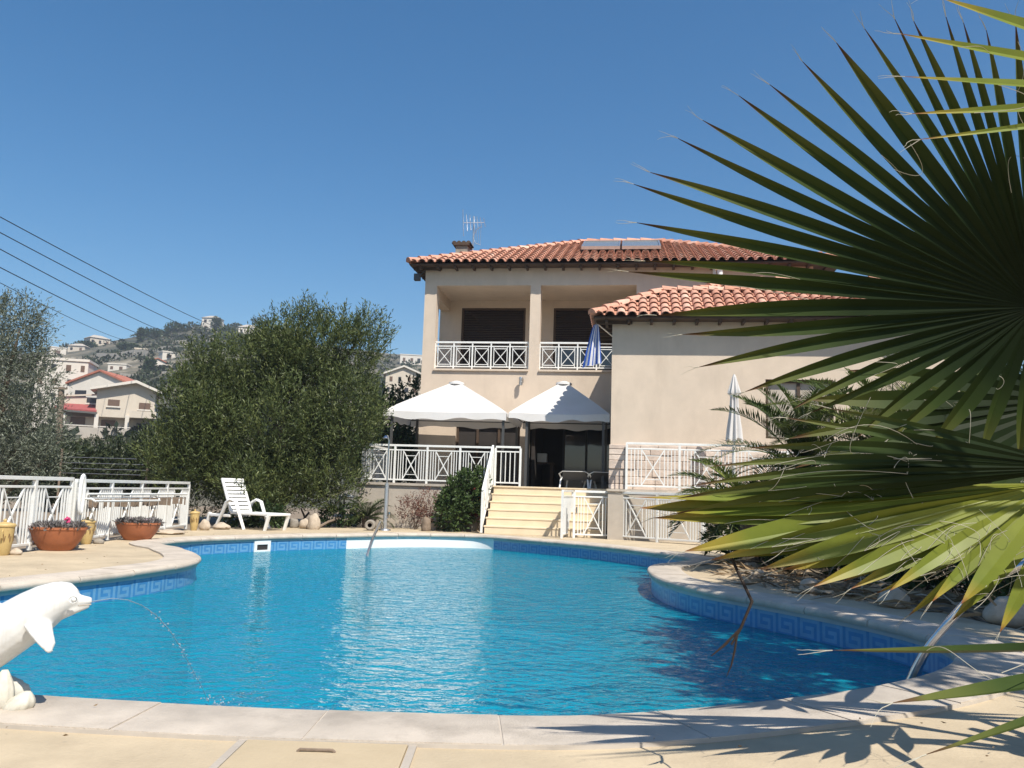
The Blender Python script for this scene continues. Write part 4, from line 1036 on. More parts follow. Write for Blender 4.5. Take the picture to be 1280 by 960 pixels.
def planter(label, px, py, wpx, hpx, kind, seed):
    p = G(px, py); sc = p.y/FPX; R = wpx*sc/2; h = hpx*sc
    t = thing('flower_bowl', label, 'planter', (p.x, p.y+R*.5, 0), 0, 'terracotta flower bowls by the fence')
    mb = MB(); mb.lathe([(R*.5,0),(R*.56,h*.03),(R*.8,h*.42),(R*.95,h*.80),(R*.97,h*.88),(R*1.0,h*.90),(R,h),(R*.93,h),(R*.9,h*.85),(R*.85,h*.8)], n=40, sy=.72); mb.build('bowl', M['terracotta'], t, smooth=True)
    mb = MB(); mb.lathe([(0,h*.87),(R*.91,h*.86)], n=32, sy=.71); mb.build('soil', M['soil'], t)
    rg = np.random.default_rng(seed); n = 420; an = rg.uniform(0, 6.28, n); rr = R*.85*np.sqrt(rg.uniform(0, 1, n))
    P = np.stack([rr*np.cos(an), rr*np.sin(an)*.72, np.full(n, h*.87)], 1); P = np.repeat(P, 6, 0)
    dd = norm(rg.normal(size=P.shape)*np.array([1, 1, .4])+np.array([0, 0, .9])); P = P+dd*rg.uniform(0, .07, (len(P), 1))
    V, F = leaves(P, dd, .075, .03, rng=rg); quick('foliage', V, F, M['leaf_grey'], t, 'rnd', np.repeat(rg.uniform(0, 1, len(P)), 4))
    fl = [(.35, -.2)] if kind == 'pink' else [(rg.uniform(-.8, .8), rg.uniform(-.6, .3)) for _ in range(14)]
    for (u, v) in fl:
        mb = MB(); c = Vector((u*R, v*R*.7, h*.95+(.10 if kind == 'pink' else rg.uniform(.0, .07))))
        for q in range(10 if kind == 'pink' else 5): mb.blob(c+Vector(rg.normal(size=3))*(.022 if kind == 'pink' else .012), .024 if kind == 'pink' else .013, 1, .3, seed=q)
        mb.build('flower', M['pink'] if kind == 'pink' else M['lilac'], t, smooth=True)
planter('big terracotta bowl with one pink flower before the pool fence', 60, 689, 71, 29, 'pink', 1)
planter('smaller terracotta bowl of small pale flowers beneath the drying rack', 165, 676, 56, 22, 'pale', 2)

def rock(label, px, py, wpx, hpx, seed, m='rock', dy=0, group='stones bordering the planting beds'):
    p = G(px, py); sc = p.y/FPX; mb = MB(); mb.blob((p.x, p.y+wpx*sc*.3, hpx*sc*.42), (wpx*sc*.5, wpx*sc*.4, hpx*sc*.56), 3, .22, seed=seed)
    return tag(mb.build('rock', M[m], world=True, smooth=True, ang=60), label, 'stone', group)
RK = [('pale stone leaning on the small urn by the fence end',254,663,14,13,'rock'),('flat pale stone under the lounger backrest',274,662,20,8,'rock'),('brown round stone just right of the lounger foot',367,660,13,12,'rockdark'),
 ('rosy rounded stone among the pile right of the lounger',380,661,15,14,'rock'),('largest tan stone at the right end of the lounger pile',391,662,16,17,'rock'),('small grey stone half hidden in leaves near the poles',424,656,9,7,'rockdark'),
 ('pale little stone beside the poles under the tree',434,657,9,5,'rock'),('broad blond boulder just right of the shower post',498,657,26,19,'rock'),('boulder in the middle of the row before the reddish shrub',517,658,20,20,'rock'),
 ('tall tan stone standing at the row end before the dark shrub',545,663,13,20,'rock'),('dark upright stump-like stone in the boulder row',532,664,14,17,'wood'),('low pale stone at the foot of the big bowl',86,686,18,8,'rock'),
 ('low flat stone right of the middle urn',120,680,13,6,'rockdark'),('pale stone below the white fence by the left urn',18,694,14,8,'rock'),('small tan stone behind the tall stone row end',552,662,9,8,'rock'),
 ('long pale kerb stone along the fence foot behind smaller bowl',205,668,40,6,'rock')]
for i, (lb, px, py, wp, hp_, m_) in enumerate(RK): rock(lb, px, py, wp, hp_, i+3, m_)
# hollow stone pot and weathered poles
p = G(463, 663); t = thing('stone_pot', 'grey stone pot lying with its round dark mouth towards the pool', 'pot', (p.x, p.y, 0))
mb = MB(); prof = [(.05,.22),(.09,.235),(.115,.22),(.125,.1),(.1,0),(0,-.01)]
vs = []; n = 20
for (r, y) in prof:
    for j in range(n): vs.append((r*math.cos(j*2*math.pi/n), -y+.1, .12+r*math.sin(j*2*math.pi/n)))
mb.add(vs, [(i*n+j, i*n+(j+1)%n, (i+1)*n+(j+1)%n, (i+1)*n+j) for i in range(len(prof)-1) for j in range(n)]); mb.build('body', M['rockdark'], t, smooth=True)
mb = MB(); mb.lathe([(0,0),(.06,0)], n=16); mb.v = [Vector((v.x, -.09, .12+v.y)) for v in mb.v]; mb.build('hollow', M['void'], t)
for i, (a, b, lb) in enumerate([((392,658),(412,634),'bleached pole leaning steeply under the bushy tree'),((396,660),(424,648),'lower bleached pole lying among stones under tree'),((376,656),(386,641),'short forked dry branch standing in the stone pile')]):
    A = G(*a); B = D(b[0], b[1], A.y+.7); mb = MB(); mid = A.lerp(B, .5)+Vector((0,.0,.03)); mb.tube([A, mid, B], [.035,.03,.026], 7)
    if i == 2: mb.tube([mid, mid+Vector((-.14,.1,.22))], [.028,.018], 7)
    tag(mb.build('wooden_pole', M['wood'], world=True, smooth=True), lb, 'pole', 'dry wood under the tree')
p = G(428, 655); q = D(430, 620, 21.2)
t = thing('garden_ornament', 'white curved plastic object hanging in the shade under the tree', 'ornament', (q.x, q.y, q.z-.15))
mb = MB(); mb.tube([(-.22,0,-.1),(-.12,0,.08),(.05,0,.16),(.24,0,.13)], [.05,.11,.10,.05], 10, flat=(.6, 1)); mb.build('shell', M['whiteplastic'], t, smooth=True)
mb = MB(); mb.tube([(0,.05,.1),(.0,.05,-q.z+.16)], .02, 6); mb.build('stake', M['wood'], t)

# garden shower
p = G(481, 663); t = thing('garden_shower', 'slim grey garden shower post with foot tap near the pool steps', 'shower', (p.x, p.y, 0))
mb = MB(); h = D(481, 604, p.y).z; mb.tube([(0,0,0),(0,0,h)], .05, 10); mb.build('post', M['alu'], t, smooth=True)
mb = MB(); mb.tube([(.0,-.02,h),(.0,-.03,2.05),(-.02,-.12,2.16),(-.04,-.3,2.14)], .018, 8); mb.build('pipe', M['alu'], t, smooth=True)
mb = MB(); mb.lathe([(.08,2.10),(.06,2.13),(.02,2.16)], (-.04,-.3,0), 14); mb.build('shower_head', M['steel'], t, smooth=True)
mb = MB(); mb.tube([(.05,-.02,.28),(.09,-.03,.28),(.09,-.03,.42)], .03, 8); mb.build('valve', M['steel'], t, smooth=True)
mb = MB(); mb.lathe([(.14,0),(.13,.03),(.05,.05)], n=18); mb.build('base_plate', M['alu'], t, smooth=True)
a = G(475, 663); t = thing('stair_grab_rail', 'bent steel grab rail dipping into the pool at white steps', 'grab rail', (a.x, a.y, 0))
mb = MB(); b = G(470, 673); mb.tube([a+Vector((0,.2,0)), a+Vector((0,.15,.12)), a+Vector((0,-.05,.2)), Vector((b.x,b.y-.5,.0)), Vector((b.x-.02,b.y-1.0,-.35))], .022, 8); mb.build('tube', M['alu'], t, world=True, smooth=True)

# ------------------------------------------------------------------ sun lounger
p = G(310, 661); AZ = math.radians(-30)
t = thing('sun_lounger', 'white plastic slatted sun lounger with raised backrest at the far pool edge', 'sun lounger', (p.x-.17, p.y+.1, 0), AZ)
hw = .31; mb = MB(); sz = .36
mb.box(-.05,1.12,-hw,-hw+.06,sz-.05,sz); mb.box(-.05,1.12,hw-.06,hw,sz-.05,sz); mb.box(1.06,1.12,-hw+.06,hw-.06,sz-.05,sz); mb.box(-.72,-.05,-hw,-hw+.05,sz-.12,sz-.06); mb.box(-.72,-.05,hw-.05,hw,sz-.12,sz-.06); mb.box(-.76,-.72,-hw,hw,sz-.12,sz-.06)
mb.build('frame', M['whiteplastic'], t, bevel=.012)
mb = MB()
for k in range(10): x = .0+k*.107; mb.box(x, x+.085, -hw+.06, hw-.06, sz-.022, sz-.004)
mb.build('seat', M['whiteplastic'], t, bevel=.006)
bl = .80; ang = rad(64); bx, bz = -math.cos(ang), math.sin(ang)
def BP(s_, y, n_=0): return (-.03+bx*s_+bz*n_*-1*-1*0-bz*n_*0+(-n_*bz), y, sz-.01+bz*s_-(n_*-bx)*-1*0+n_*bx*-1*0)
mb = MB()
def bslab(s0, s1, y0, y1, th=.03):
    nx, nz = -bz, -abs(bx)*1.0
    c = []
    for n_ in (0, th):
        for (s_, y) in ((s0,y0),(s1,y0),(s1,y1),(s0,y1)): c.append((-.03+bx*s_+nx*n_*1.0, y, sz+bz*s_+ (bx)*n_*1.0))
    mb.add(c, [(0,1,2,3),(7,6,5,4),(0,4,5,1),(1,5,6,2),(2,6,7,3),(3,7,4,0)])
bslab(0,bl,-hw,-hw+.055,.045); bslab(0,bl,hw-.055,hw,.045); bslab(bl-.075,bl,-hw+.055,hw-.055,.045); bslab(0,.05,-hw+.055,hw-.055,.045)
br = mb.build('backrest', M['whiteplastic'], t, bevel=.012)
mb = MB()
for k in range(8): s0 = .07+k*.09; bslab(s0, s0+.066, -hw+.055, hw-.055, .02)
mb.build('slat', M['whiteplastic'], br, bevel=.005)
for (x0, x1, y) in ((1.08,.98,-hw+.03),(1.08,.98,hw-.03),(-.70,-.8,-hw+.03),(-.70,-.8,hw-.03)):
    mb = MB(); mb.tube([(x0,y,sz-.04),(x1 if x1 > 0 else x1,y,0)], [.035,.03], 8, flat=(1,1.4)); mb.build('leg', M['whiteplastic'], t, smooth=True)
for y in (-hw-.05, hw+.05):
    mb = MB(); mb.tube([(-.42,y,0),(-.25,y,.3),(-.12,y,.56),(.02,y,.62),(.16,y,.58),(.3,y,.3),(.46,y,0)], [.028,.03,.034,.036,.034,.03,.028], 8, flat=(1,1.3)); mb.build('armrest', M['whiteplastic'], t, smooth=True)

# ------------------------------------------------------------------ dolphin fountain
YD = 3.75
t = thing('dolphin_statue', 'white painted leaping dolphin fountain statue on a wave base', 'statue', (G(-12, 890).x, 3.72, 0))
def dp(px, py, dY=0.0): return D(px, py, YD+dY)
sc = YD/FPX
spine = [(115,750.5,4,.08),(107,751,6,.07),(98,751.5,8.5,.06),(92,750,14,.055),(85,749,19.5,.05),(73,750.5,23.5,.04),(59,756.5,26.5,.03),(42,767,29.5,.015),(22,780,31.5,0),(2,793.5,32,-.01),(-18,809,31,-.02),(-38,829,26,-.03),(-55,850,19,-.035),(-66,874,13,-.04),(-70,892,9,-.04)]
mb = MB(); mb.tube([dp(a, b, d) for (a, b, r, d) in spine], [r*sc for (a, b, r, d) in spine], 20, flat=(1, .92))
# melon bulge, lower jaw, fins
mb.tube([dp(112,757.5,.08), dp(104,759,.07), dp(92,761,.05), dp(78,764,.04)], [2.2*sc,4*sc,7*sc,10*sc], 14)
mb.tube([dp(95,744,.05), dp(86,741.5,.05), dp(74,742,.04)], [7*sc,13*sc,15*sc], 14)
for side in (-1, 1):
    o_ = side*.075
    mb.tube([dp(47,779,o_*.7), dp(53,793,o_*1.0), dp(60,806,o_*1.25), dp(62.5,816,o_*1.35)], [18*sc,14*sc,10*sc,4*sc], 14, flat=(.35,1) if side < 0 else (.35,1))
mb.tube([dp(8,782,0), dp(-4,762,0), dp(-16,748,0)], [17*sc,11*sc,2*sc], 12, flat=(1,.3))
for side in (-1, 1): mb.tube([dp(-70,890,-.04), dp(-84,896,-.04+side*.08), dp(-96,897,-.04+side*.16)], [9*sc,8*sc,2*sc], 10, flat=(.35,1))
body = mb.build('body', M['statue'], t, world=True, smooth=True, ang=180)
rm = body.modifiers.new('fuse', 'REMESH'); rm.mode = 'VOXEL'; rm.voxel_size = .006; rm.use_smooth_shade = True
sm = body.modifiers.new('smooth', 'SMOOTH'); sm.factor = .6; sm.iterations = 5
mb = MB(); e = dp(92.5, 749.5, -.018); mb.blob(e, .012, 2, 0, seed=1); mb.tube([e+Vector((.019*math.cos(q), -.004, .015*math.sin(q))) for q in [6.283*k/16 for k in range(17)]], .003, 6); eye = mb.build('eye', M['statue'], t, world=True, smooth=True)
mb = MB(); mb.tube([dp(114,755.5,.062), dp(106,756,.045), dp(98,757.2,.02)], .0028, 6); mb.build('mouth_line', M['greywall'], t, world=True)
mb = MB()   # wave base: fluted shell-like lobes round a plinth
cb = Vector((G(-14, 890).x-.075, 3.80, 0))
n = 72; prof = [(.165,0),(.17,.05),(.175,.06),(.165,.085),(.12,.11),(.08,.13)]
vs = []
for i_, (r, z) in enumerate(prof):
    for j in range(n):
        an = 2*math.pi*j/n; fl = 1+(.03 if i_ < 2 else .06)*math.sin(an*7); vs.append(cb+Vector((r*fl*math.cos(an), r*fl*math.sin(an)*.85, z)))
mb.add(vs, [(i*n+j, i*n+(j+1)%n, (i+1)*n+(j+1)%n, (i+1)*n+j) for i in range(len(prof)-1) for j in range(n)]+[tuple((len(prof)-1)*n+j for j in range(n)), tuple(range(n))])
base = mb.build('base', M['statuebase'], t, world=True, smooth=True, ang=180)
for k, (px, py, r, hh, lean) in enumerate([(19,876,.062,.05,.9),(2,858,.05,.085,.15),(-26,852,.06,.10,-.1),(-46,872,.07,.06,-.7)]):
    c = D(px, py, 3.72); mb = MB(); nn = 40; rings = []
    for i_ in range(9):          # fluted scallop lobe: half dome leaning outwards
        v_ = i_/8; rr_ = r*math.sin(.25+v_*1.95)
        for j in range(nn):
            an = 2*math.pi*j/nn; fl = 1+.07*math.cos(an*9)*(.3+.7*v_)
            rings.append(c+Vector((rr_*fl*math.cos(an)+lean*.05*(1-v_), rr_*fl*math.sin(an)*.9, hh*(.8-1.9*v_))))
    mb.add(rings, [(i_*nn+j, i_*nn+(j+1)%nn, (i_+1)*nn+(j+1)%nn, (i_+1)*nn+j) for i_ in range(8) for j in range(nn)]+[tuple(range(nn)), tuple(range(8*nn, 9*nn))])
    mb.build('wave', M['statuebase'], base, world=True, smooth=True, ang=180)
mj = nmat('jet_water')[0]; pb = mj.node_tree.nodes['Principled BSDF']; pb.inputs['Base Color'].default_value = (.8,.85,.9,1); pb.inputs['Roughness'].default_value = .08; pb.inputs['Transmission Weight'].default_value = .75; pb.inputs['IOR'].default_value = 1.33
M['jet'] = mj
mb = MB(); rr = random.Random(8)
J = [(115,752,3.83),(140,748,3.95),(160,750,4.05),(178,757,4.15),(195,769,4.25),(212,788,4.36),(226,810,4.47),(240,836,4.58),(252,858,4.68),(261,878,4.78)]
pts = [D(*j) for j in J]; rad_ = [.003,.0024,.0022,.0022,.0025,.003,.0025,.0022,.0022,.002]
mb.tube(pts, rad_, 6)
for k in range(46):
    i = rr.randrange(3, len(pts)-1); q = pts[i].lerp(pts[i+1], rr.random())+Vector((rr.gauss(0,.012), rr.gauss(0,.012), rr.gauss(0,.012)))
    mb.blob(q, rr.uniform(.002,.006), 1, .1, seed=k)
e = G(266, 886, WZ)
for k in range(46): mb.blob(Vector((e.x+rr.gauss(.02,.05), e.y+rr.gauss(0,.05), WZ+abs(rr.gauss(0,.03)))), rr.uniform(.003,.008), 1, .1, seed=k)
tag(mb.build('water_jet', M['jet'], world=True, smooth=True), 'thin arc of water drops from the dolphin mouth into the pool', 'water jet')

# ------------------------------------------------------------------ pool ladder at the right
t = thing('pool_ladder', 'stainless steel pool ladder with two bowed handrails behind palm leaves', 'ladder', (2.65, 5.4, 0))
la = G(1152, 850); lb_ = la+Vector((.42, .42, 0)); back = Vector((.72, -.0, 0))
LIN = Vector((-.73,.68,0))
for q in (Vector((2.40,4.98,0)), Vector((2.66,5.40,0))):
    mb = MB(); pts = []
    for (s_, z_) in ((-1.0,.02),(-1.0,.35),(-.9,.62),(-.68,.73),(-.4,.60),(-.15,.33),(.02,.08),(.10,-.2),(.12,-.9)): pts.append(q+LIN*s_+Vector((0,0,z_)))
    P2 = []
    for i in range(len(pts)-1):
        a, b, c, d = pts[max(i-1,0)], pts[i], pts[i+1], pts[min(i+2,len(pts)-1)]
        for j in range(5):
            u = j/5; P2.append(.5*((2*b)+(c-a)*u+(2*a-5*b+4*c-d)*u*u+(3*b-a-3*c+d)*u**3))
    P2.append(pts[-1]); mb.tube(P2, .021, 12); mb.build('handrail', M['steel'], t, world=True, smooth=True)
for z_ in (-.35, -.6, -.85):
    mb = MB(); inn = LIN*.12; mb.bar(Vector((2.40,4.98,z_))+inn, Vector((2.66,5.40,z_))+inn, .08, .025); mb.build('rung', M['steel'], t, world=True)

# ------------------------------------------------------------------ trees and shrubs
def px_blob(px, py, Y, rx, rz, ry=None):
    c = D(px, py, Y); return (tuple(c), (rx, ry or rx, rz))
def plant(name, label, cat, base, blobs, mtl, nspr, per, sprlen, llen, lwid, up=.5, droop=0.0, seed=1, trunk_r=.12, shell=.5, group=None, tips=None, part='crown', tpart='trunk', rootz=None):
    t = thing(name, label, cat, base, 0, group); inv = rootmat(t).inverted()
    crown(part, blobs, nspr, per, sprlen, llen, lwid, M[mtl], t, inv, up, droop, shell, seed, rootz=rootz)
    if trunk_r: limb_tree(t, base, [(b[0], trunk_r*.35) for b in blobs[:13]], trunk_r, tpart)
    return t
b = G(335, 655); base = (b.x, 21.2, -.02)
def clumps(blobs, n, r, seed):
    rg = np.random.default_rng(seed); wt = np.array([b_[1][0]*b_[1][2] for b_ in blobs]); out = [(c_, (q[0]*.86, q[1]*.86, q[2]*.86)) for c_, q in blobs]
    for k in rg.choice(len(blobs), n, p=wt/wt.sum()):
        c_, q = blobs[k]; d_ = rg.normal(size=3); d_ /= np.linalg.norm(d_)
        if d_[1] > .5: d_[1] *= -1
        rr_ = r*rg.uniform(.6, 1.25); out.append((tuple(c_[j]+d_[j]*q[j]*.84 for j in range(3)), (rr_, rr_, rr_*1.25)))
    return out
plant('bushy_tree', 'big dense olive green bushy tree behind the white sun lounger', 'tree', base,
      clumps([px_blob(330,545,21.2,2.35,1.5,2.0), px_blob(255,520,21.0,1.2,1.35), px_blob(245,590,20.6,1.1,1.0), px_blob(300,470,21.2,1.15,.95), px_blob(385,440,21.3,.85,1.1), px_blob(345,450,21.3,.8,.8), px_blob(440,455,21.4,.72,.95), px_blob(425,530,21.0,1.05,1.35), px_blob(330,610,20.4,1.7,.75,1.2), px_blob(400,595,20.6,1.0,.8), px_blob(400,402,21.3,.3,.42), px_blob(452,420,21.4,.28,.42), px_blob(376,396,21.3,.22,.36)], 60, .42, 3),
      'leaf_acacia', 9600, 13, .46, .12, .026, 1.25, .0, seed=3, trunk_r=.2, shell=.68, rootz=.12)
ob = D(8, 640, 14.0); base = (ob.x-.5, 14.2, -.03)
plant('olive_tree', 'silvery olive tree rising beyond the fence at the left frame edge', 'tree', base,
      [px_blob(-10,440,14.2,.78,.85), px_blob(25,410,14.2,.40,.42), px_blob(10,490,14.1,.72,.8), px_blob(35,540,14.0,.48,.55), px_blob(-30,560,14.2,.9,.7), px_blob(20,590,13.9,.62,.4), px_blob(-60,420,14.3,.8,.9), px_blob(58,575,13.9,.25,.25)],
      'leaf_olive', 3600, 11, .34, .075, .017, .7, .05, seed=5, trunk_r=.13, shell=.45)
p = D(500, 530, 28); plant('background_tree', 'dark tree between the villa corner and the bushy tree', 'tree', (p.x, 28, -.2), [px_blob(505,540,28,.9,1.1), px_blob(490,575,27,1.3,.8), px_blob(512,500,28,.45,.6), px_blob(480,540,28,.8,1.3)], 'leaf_dark', 1100, 10, .4, .17, .06, .5, 0, seed=6, trunk_r=.15)
for i, (px, py, Y, rx, rz, lb) in enumerate([(100,592,27,1.3,.75,'rounded hedge bush beyond the fence, left of the wire fence post'),(150,588,29,1.4,.8,'dark hedge bush beyond the fence below the cream gabled house'),(196,578,30,1.1,1.1,'tall hedge bush beyond the fence touching the bushy tree'),(60,590,25,1.2,.8,'hedge bush beyond the fence, partly behind olive branches'),(125,572,45,2.6,.9,'far hedge bush just under the retaining wall of gabled house'),(186,560,50,2.0,.9,'far hedge bush right of the gabled house balcony')]):
    c = D(px, py, Y); plant('hedge_bush', lb, 'bush', (c.x, Y, -.1), [px_blob(px,py,Y,rx,rz), px_blob(px-12,py+12,Y,rx*.7,rz*.6), px_blob(px+14,py+10,Y-.3,rx*.6,rz*.7)], 'leaf_hedge', 900, 9, .35, .16, .06, .5, 0, seed=20+i, trunk_r=.06, tpart='stem', part='foliage', group='bushes beyond the pool fence')
# wire fence beyond
w0, w1 = D(75, 590, 23), D(183, 602, 22)
t = thing('wire_fence', 'thin wire fence on a brown post beyond the white pool fence', 'fence', (w1.x, w1.y, 0))
for (q, h_) in ((w0, 1.75), (w1, D(183,574,22).z)):
    mb = MB(); mb.tube([(q.x,q.y,-.2),(q.x,q.y,h_)], .03, 7); mb.build('post', M['wood'], t, world=True, smooth=True)
mb = MB()
for py in (573, 580, 587, 593):
    mb.tube([D(75,py-2,23), D(183,py+1,22)], .006, 4)
mb.build('wire', M['alu'], t, world=True)
# shrubs before the terrace
c = D(578, 625, 20.2); plant('round_shrub', 'round dark green shrub at the left foot of stairs', 'shrub', (c.x, 20.2, 0), [px_blob(578,622,20.2,.42,.5), px_blob(566,640,20.0,.36,.4), px_blob(590,605,20.3,.28,.3)], 'leaf_mid', 560, 9, .2, .10, .045, .6, 0, seed=31, trunk_r=.04, tpart='stem', part='foliage', rootz=.03)
c = D(520, 640, 20.4); plant('reddish_shrub', 'low twiggy reddish shrub behind the boulder row', 'shrub', (c.x, 20.4, 0), [px_blob(512,640,20.5,.30,.28), px_blob(535,634,20.5,.34,.34), px_blob(550,650,20.4,.25,.25)], 'leaf_red', 300, 8, .22, .06, .02, .9, 0, seed=33, trunk_r=.025, tpart='stem', part='foliage', rootz=.03)
c = G(590, 664); t = plant('red_potted_plant', 'tall plant with red leaves in dark pot against handrail', 'potted plant', (c.x, c.y+.15, 0), [((c.x+.02,c.y+.15,.72),(.14,.14,.2)), ((c.x+.04,c.y+.13,.42),(.15,.14,.1))], 'red', 60, 7, .14, .10, .05, .5, 0, seed=35, trunk_r=.02, tpart='stem', part='foliage')
mb = MB(); mb.lathe([(.11,0),(.13,.1),(.16,.26),(.17,.28),(.15,.28),(.14,.22)], n=20); mb.build('pot', M['rockdark'], t, smooth=True)
for i, (px, py, Y, r_, lb) in enumerate([(335,655,19.0,.32,'low dark leafy plant behind the lounger seat'),(425,645,20.6,.45,'low dark bush in shade behind the dry poles'),(300,655,19.0,.3,'low dark plant behind the lounger backrest foot')]):
    c = D(px, py, Y); plant('low_shrub', lb, 'shrub', (c.x, Y, 0), [((c.x,Y,.2),(r_,r_*.8,.25))], 'leaf_dark', 160, 8, .15, .09, .04, .6, 0, seed=40+i, trunk_r=.02, tpart='stem', part='foliage', rootz=.03, group='low plants under the bushy tree')
# hilltop trees that stand out
for i, (px, py, hp_, wp, kind, lb) in enumerate([(175,425,15,5,'cyp','dark narrow cypress on the left slope of the ridge'),(270,410,16,9,'t','round dark tree beside the hilltop house'),(195,420,10,26,'t','wide dark tree clump on the left shoulder of the hilltop'),(222,412,10,24,'t','broad dark tree clump crowning the hilltop'),(187,465,18,9,'t','dark conifer-like tree beside the white gabled house on the slope'),(285,414,7,16,'t','low dark trees between the hilltop house and the long ridge house'),(330,412,26,9,'thin','thin sparse tree on the ridge left of the bushy tree top'),(318,412,20,8,'thin','smaller sparse tree next to the thin ridge tree'),(110,432,6,16,'t','low dark tree on the ridge beside the pale dull roofed house'),(160,434,6,20,'t','low dark tree clump below the cypress')]):
    p = hit(px, py+3); k = (p-CC).length/FPX; h = hp_*k; w_ = wp*k
    if kind == 'cyp': bl = [((p.x,p.y,p.z+h*.5),(w_*.5,w_*.5,h*.55))]; ns = 260
    elif kind == 'thin': bl = [((p.x,p.y,p.z+h*.8),(w_*.4,w_*.4,h*.2)),((p.x+w_*.2,p.y,p.z+h*.5),(w_*.4,w_*.4,h*.15))]; ns = 60
    else: bl = [((p.x-w_*.2,p.y,p.z+h*.45),(w_*.35,w_*.35,h*.5)),((p.x+w_*.22,p.y,p.z+h*.4),(w_*.32,w_*.32,h*.42))]; ns = 300
    plant('ridge_tree' if kind != 'cyp' else 'cypress', lb, 'tree', (p.x, p.y, p.z-.5), bl, 'leaf_dark', ns, 5, .9, .8, .35, .6, 0, seed=60+i, trunk_r=.25, group='trees on the hill ridge')

# ------------------------------------------------------------------ feather palms and cycad
def feather(name, label, base, crown_z, nf, ln, seed, mtl='leaf_feather', up0=.9, nlf=34, llen=.30, lwid=.024, trunk_r=.13, group=None, az=None):
    rg = np.random.default_rng(seed); t = thing(name, label, 'palm' if 'palm' in name else 'cycad', base, rg.uniform(0, 6), group)
    t.rotation_euler.z = 0
    mb = MB(); pr = [(trunk_r*1.15,-.05),(trunk_r,.1)]
    k = max(2, int(crown_z/.12))
    for q in range(k): z = .1+(crown_z-.1)*q/k; pr += [(trunk_r*1.0, z), (trunk_r*1.12, z+.06)]
    pr += [(trunk_r*.8, crown_z+.05), (0, crown_z+.1)]; mb.lathe(pr, n=12); mb.build('trunk', M['bark'], t, smooth=True)
    for f in range(nf):
        a = f*2.39996+rg.uniform(-.2, .2); el = up0*(1-f/nf*1.45)+rg.uniform(-.12, .12); l = ln*rg.uniform(.8, 1.1)*(1 if el < 1.0 else .8)
        hd = np.array([math.cos(a), math.sin(a), 0]); pts = []; p = np.array([0, 0, crown_z]); ns = 16; e = el+.35
        for i in range(ns+1):
            pts.append(p.copy()); st = l/ns; p = p+(hd*math.cos(e)+np.array([0, 0, 1])*math.sin(e))*st; e -= (.9+.3*(1-el))/ns*(1+i/ns)*.75
        pts = np.array(pts); mb = MB(); mb.tube([tuple(q) for q in pts], [.014*(1-i/ns*.85) for i in range(ns+1)], 5, a=.6); 
        fr = mb.build('frond', M[mtl], t, attr='rnd')
        T = np.linspace(.12, .99, nlf); idx = T*ns; i0 = np.minimum(idx.astype(int), ns-1); fr_ = (idx-i0)[:, None]
        C = pts[i0]*(1-fr_)+pts[i0+1]*fr_; tg = norm(pts[i0+1]-pts[i0]); sd_ = norm(np.cross(tg, np.array([0, 0, 1.0]))); nn = np.cross(sd_, tg)
        Ps, Ds, Ls = [], [], []
        for s_ in (-1, 1):
            dr = norm(sd_*s_*.75+tg*.62+nn*.32+rg.normal(size=C.shape)*.07); Ps.append(C); Ds.append(dr); Ls.append(np.sin(np.clip(T, .05, 1)*math.pi*.86+.25))
        P = np.concatenate(Ps); Dd = np.concatenate(Ds); Lf = (np.concatenate(Ls)*llen*rg.uniform(.85, 1.1, len(P)))[:, None]
        side = norm(np.cross(Dd, np.array([0, 0, 1.0]))); droop = np.array([0, 0, -1])*Lf*.10
        V = np.stack([P-side*lwid*.25, P+Dd*Lf*.45+side*lwid*.5, P+Dd*Lf+droop, P+Dd*Lf*.45-side*lwid*.5], 1).reshape(-1, 3)
        F = np.arange(len(V)).reshape(-1, 4); quick('leaflet', V, F, M[mtl], fr, 'rnd', np.repeat(np.clip(rg.uniform(.1, .9)+rg.normal(size=len(P))*.1, 0, 1), 4))['kind'] = 'stuff'
    return t
p = D(1005, 640, 12.6); feather('feather_palm', 'dark feather palm standing on the pool peninsula in front of the closed parasol', (p.x, 12.6, 0), 1.4, 46, 1.75, 3, group='dark feather palms', up0=1.3, nlf=74, llen=.36, lwid=.018)
p = D(1120, 640, 11.2); feather('feather_palm', 'feather palm right of the wing window behind the lit fan leaf', (p.x, 11.2, 0), 1.5, 44, 1.8, 5, group='dark feather palms', up0=1.3, nlf=74, llen=.36, lwid=.018)
p = D(1235, 640, 10.0); feather('feather_palm', 'feather palm at the right frame edge behind the fan palm', (p.x, 10.0, 0), 1.25, 42, 1.7, 8, group='dark feather palms', up0=1.3, nlf=74, llen=.36, lwid=.018)
p = D(945, 650, 11.6); feather('feather_palm', 'lowest feather palm by the pool coping with fronds near the white fence', (p.x, 11.9, 0), .75, 36, 1.25, 11, group='dark feather palms', up0=.8, nlf=42)
p = G(452, 661); feather('cycad', 'dark spiky cycad beside the shower post behind the stone pot', (p.x, p.y+.6, 0), .22, 24, .85, 15, 'leaf_cycas', .9, 34, .17, .014, .1)
p = D(1270, 560, 17); plant('background_tree', 'dark leafy tree past the right end of the villa wing', 'tree', (p.x, 17, 0), [px_blob(1270,560,17,1.6,1.6), px_blob(1330,500,17,1.6,1.8), px_blob(1230,600,16,1.1,.8)], 'leaf_dark', 900, 9, .4, .16, .06, .5, 0, seed=80, trunk_r=.15)

plant('shade_tree', 'leafy tree standing right of the frame beyond the pool ladder', 'tree', (6.9, 5.2, 0), [((4.45,2.7,5.2),(.95,.95,.7)), ((4.75,4.25,5.2),(1.1,1.1,.8)), ((5.55,5.8,5.3),(1.2,1.2,.9)), ((6.9,5.0,5.4),(1.5,1.5,1.1))], 'leaf_dark', 2000, 9, .4, .19, .08, .4, 0, seed=81, trunk_r=.2)

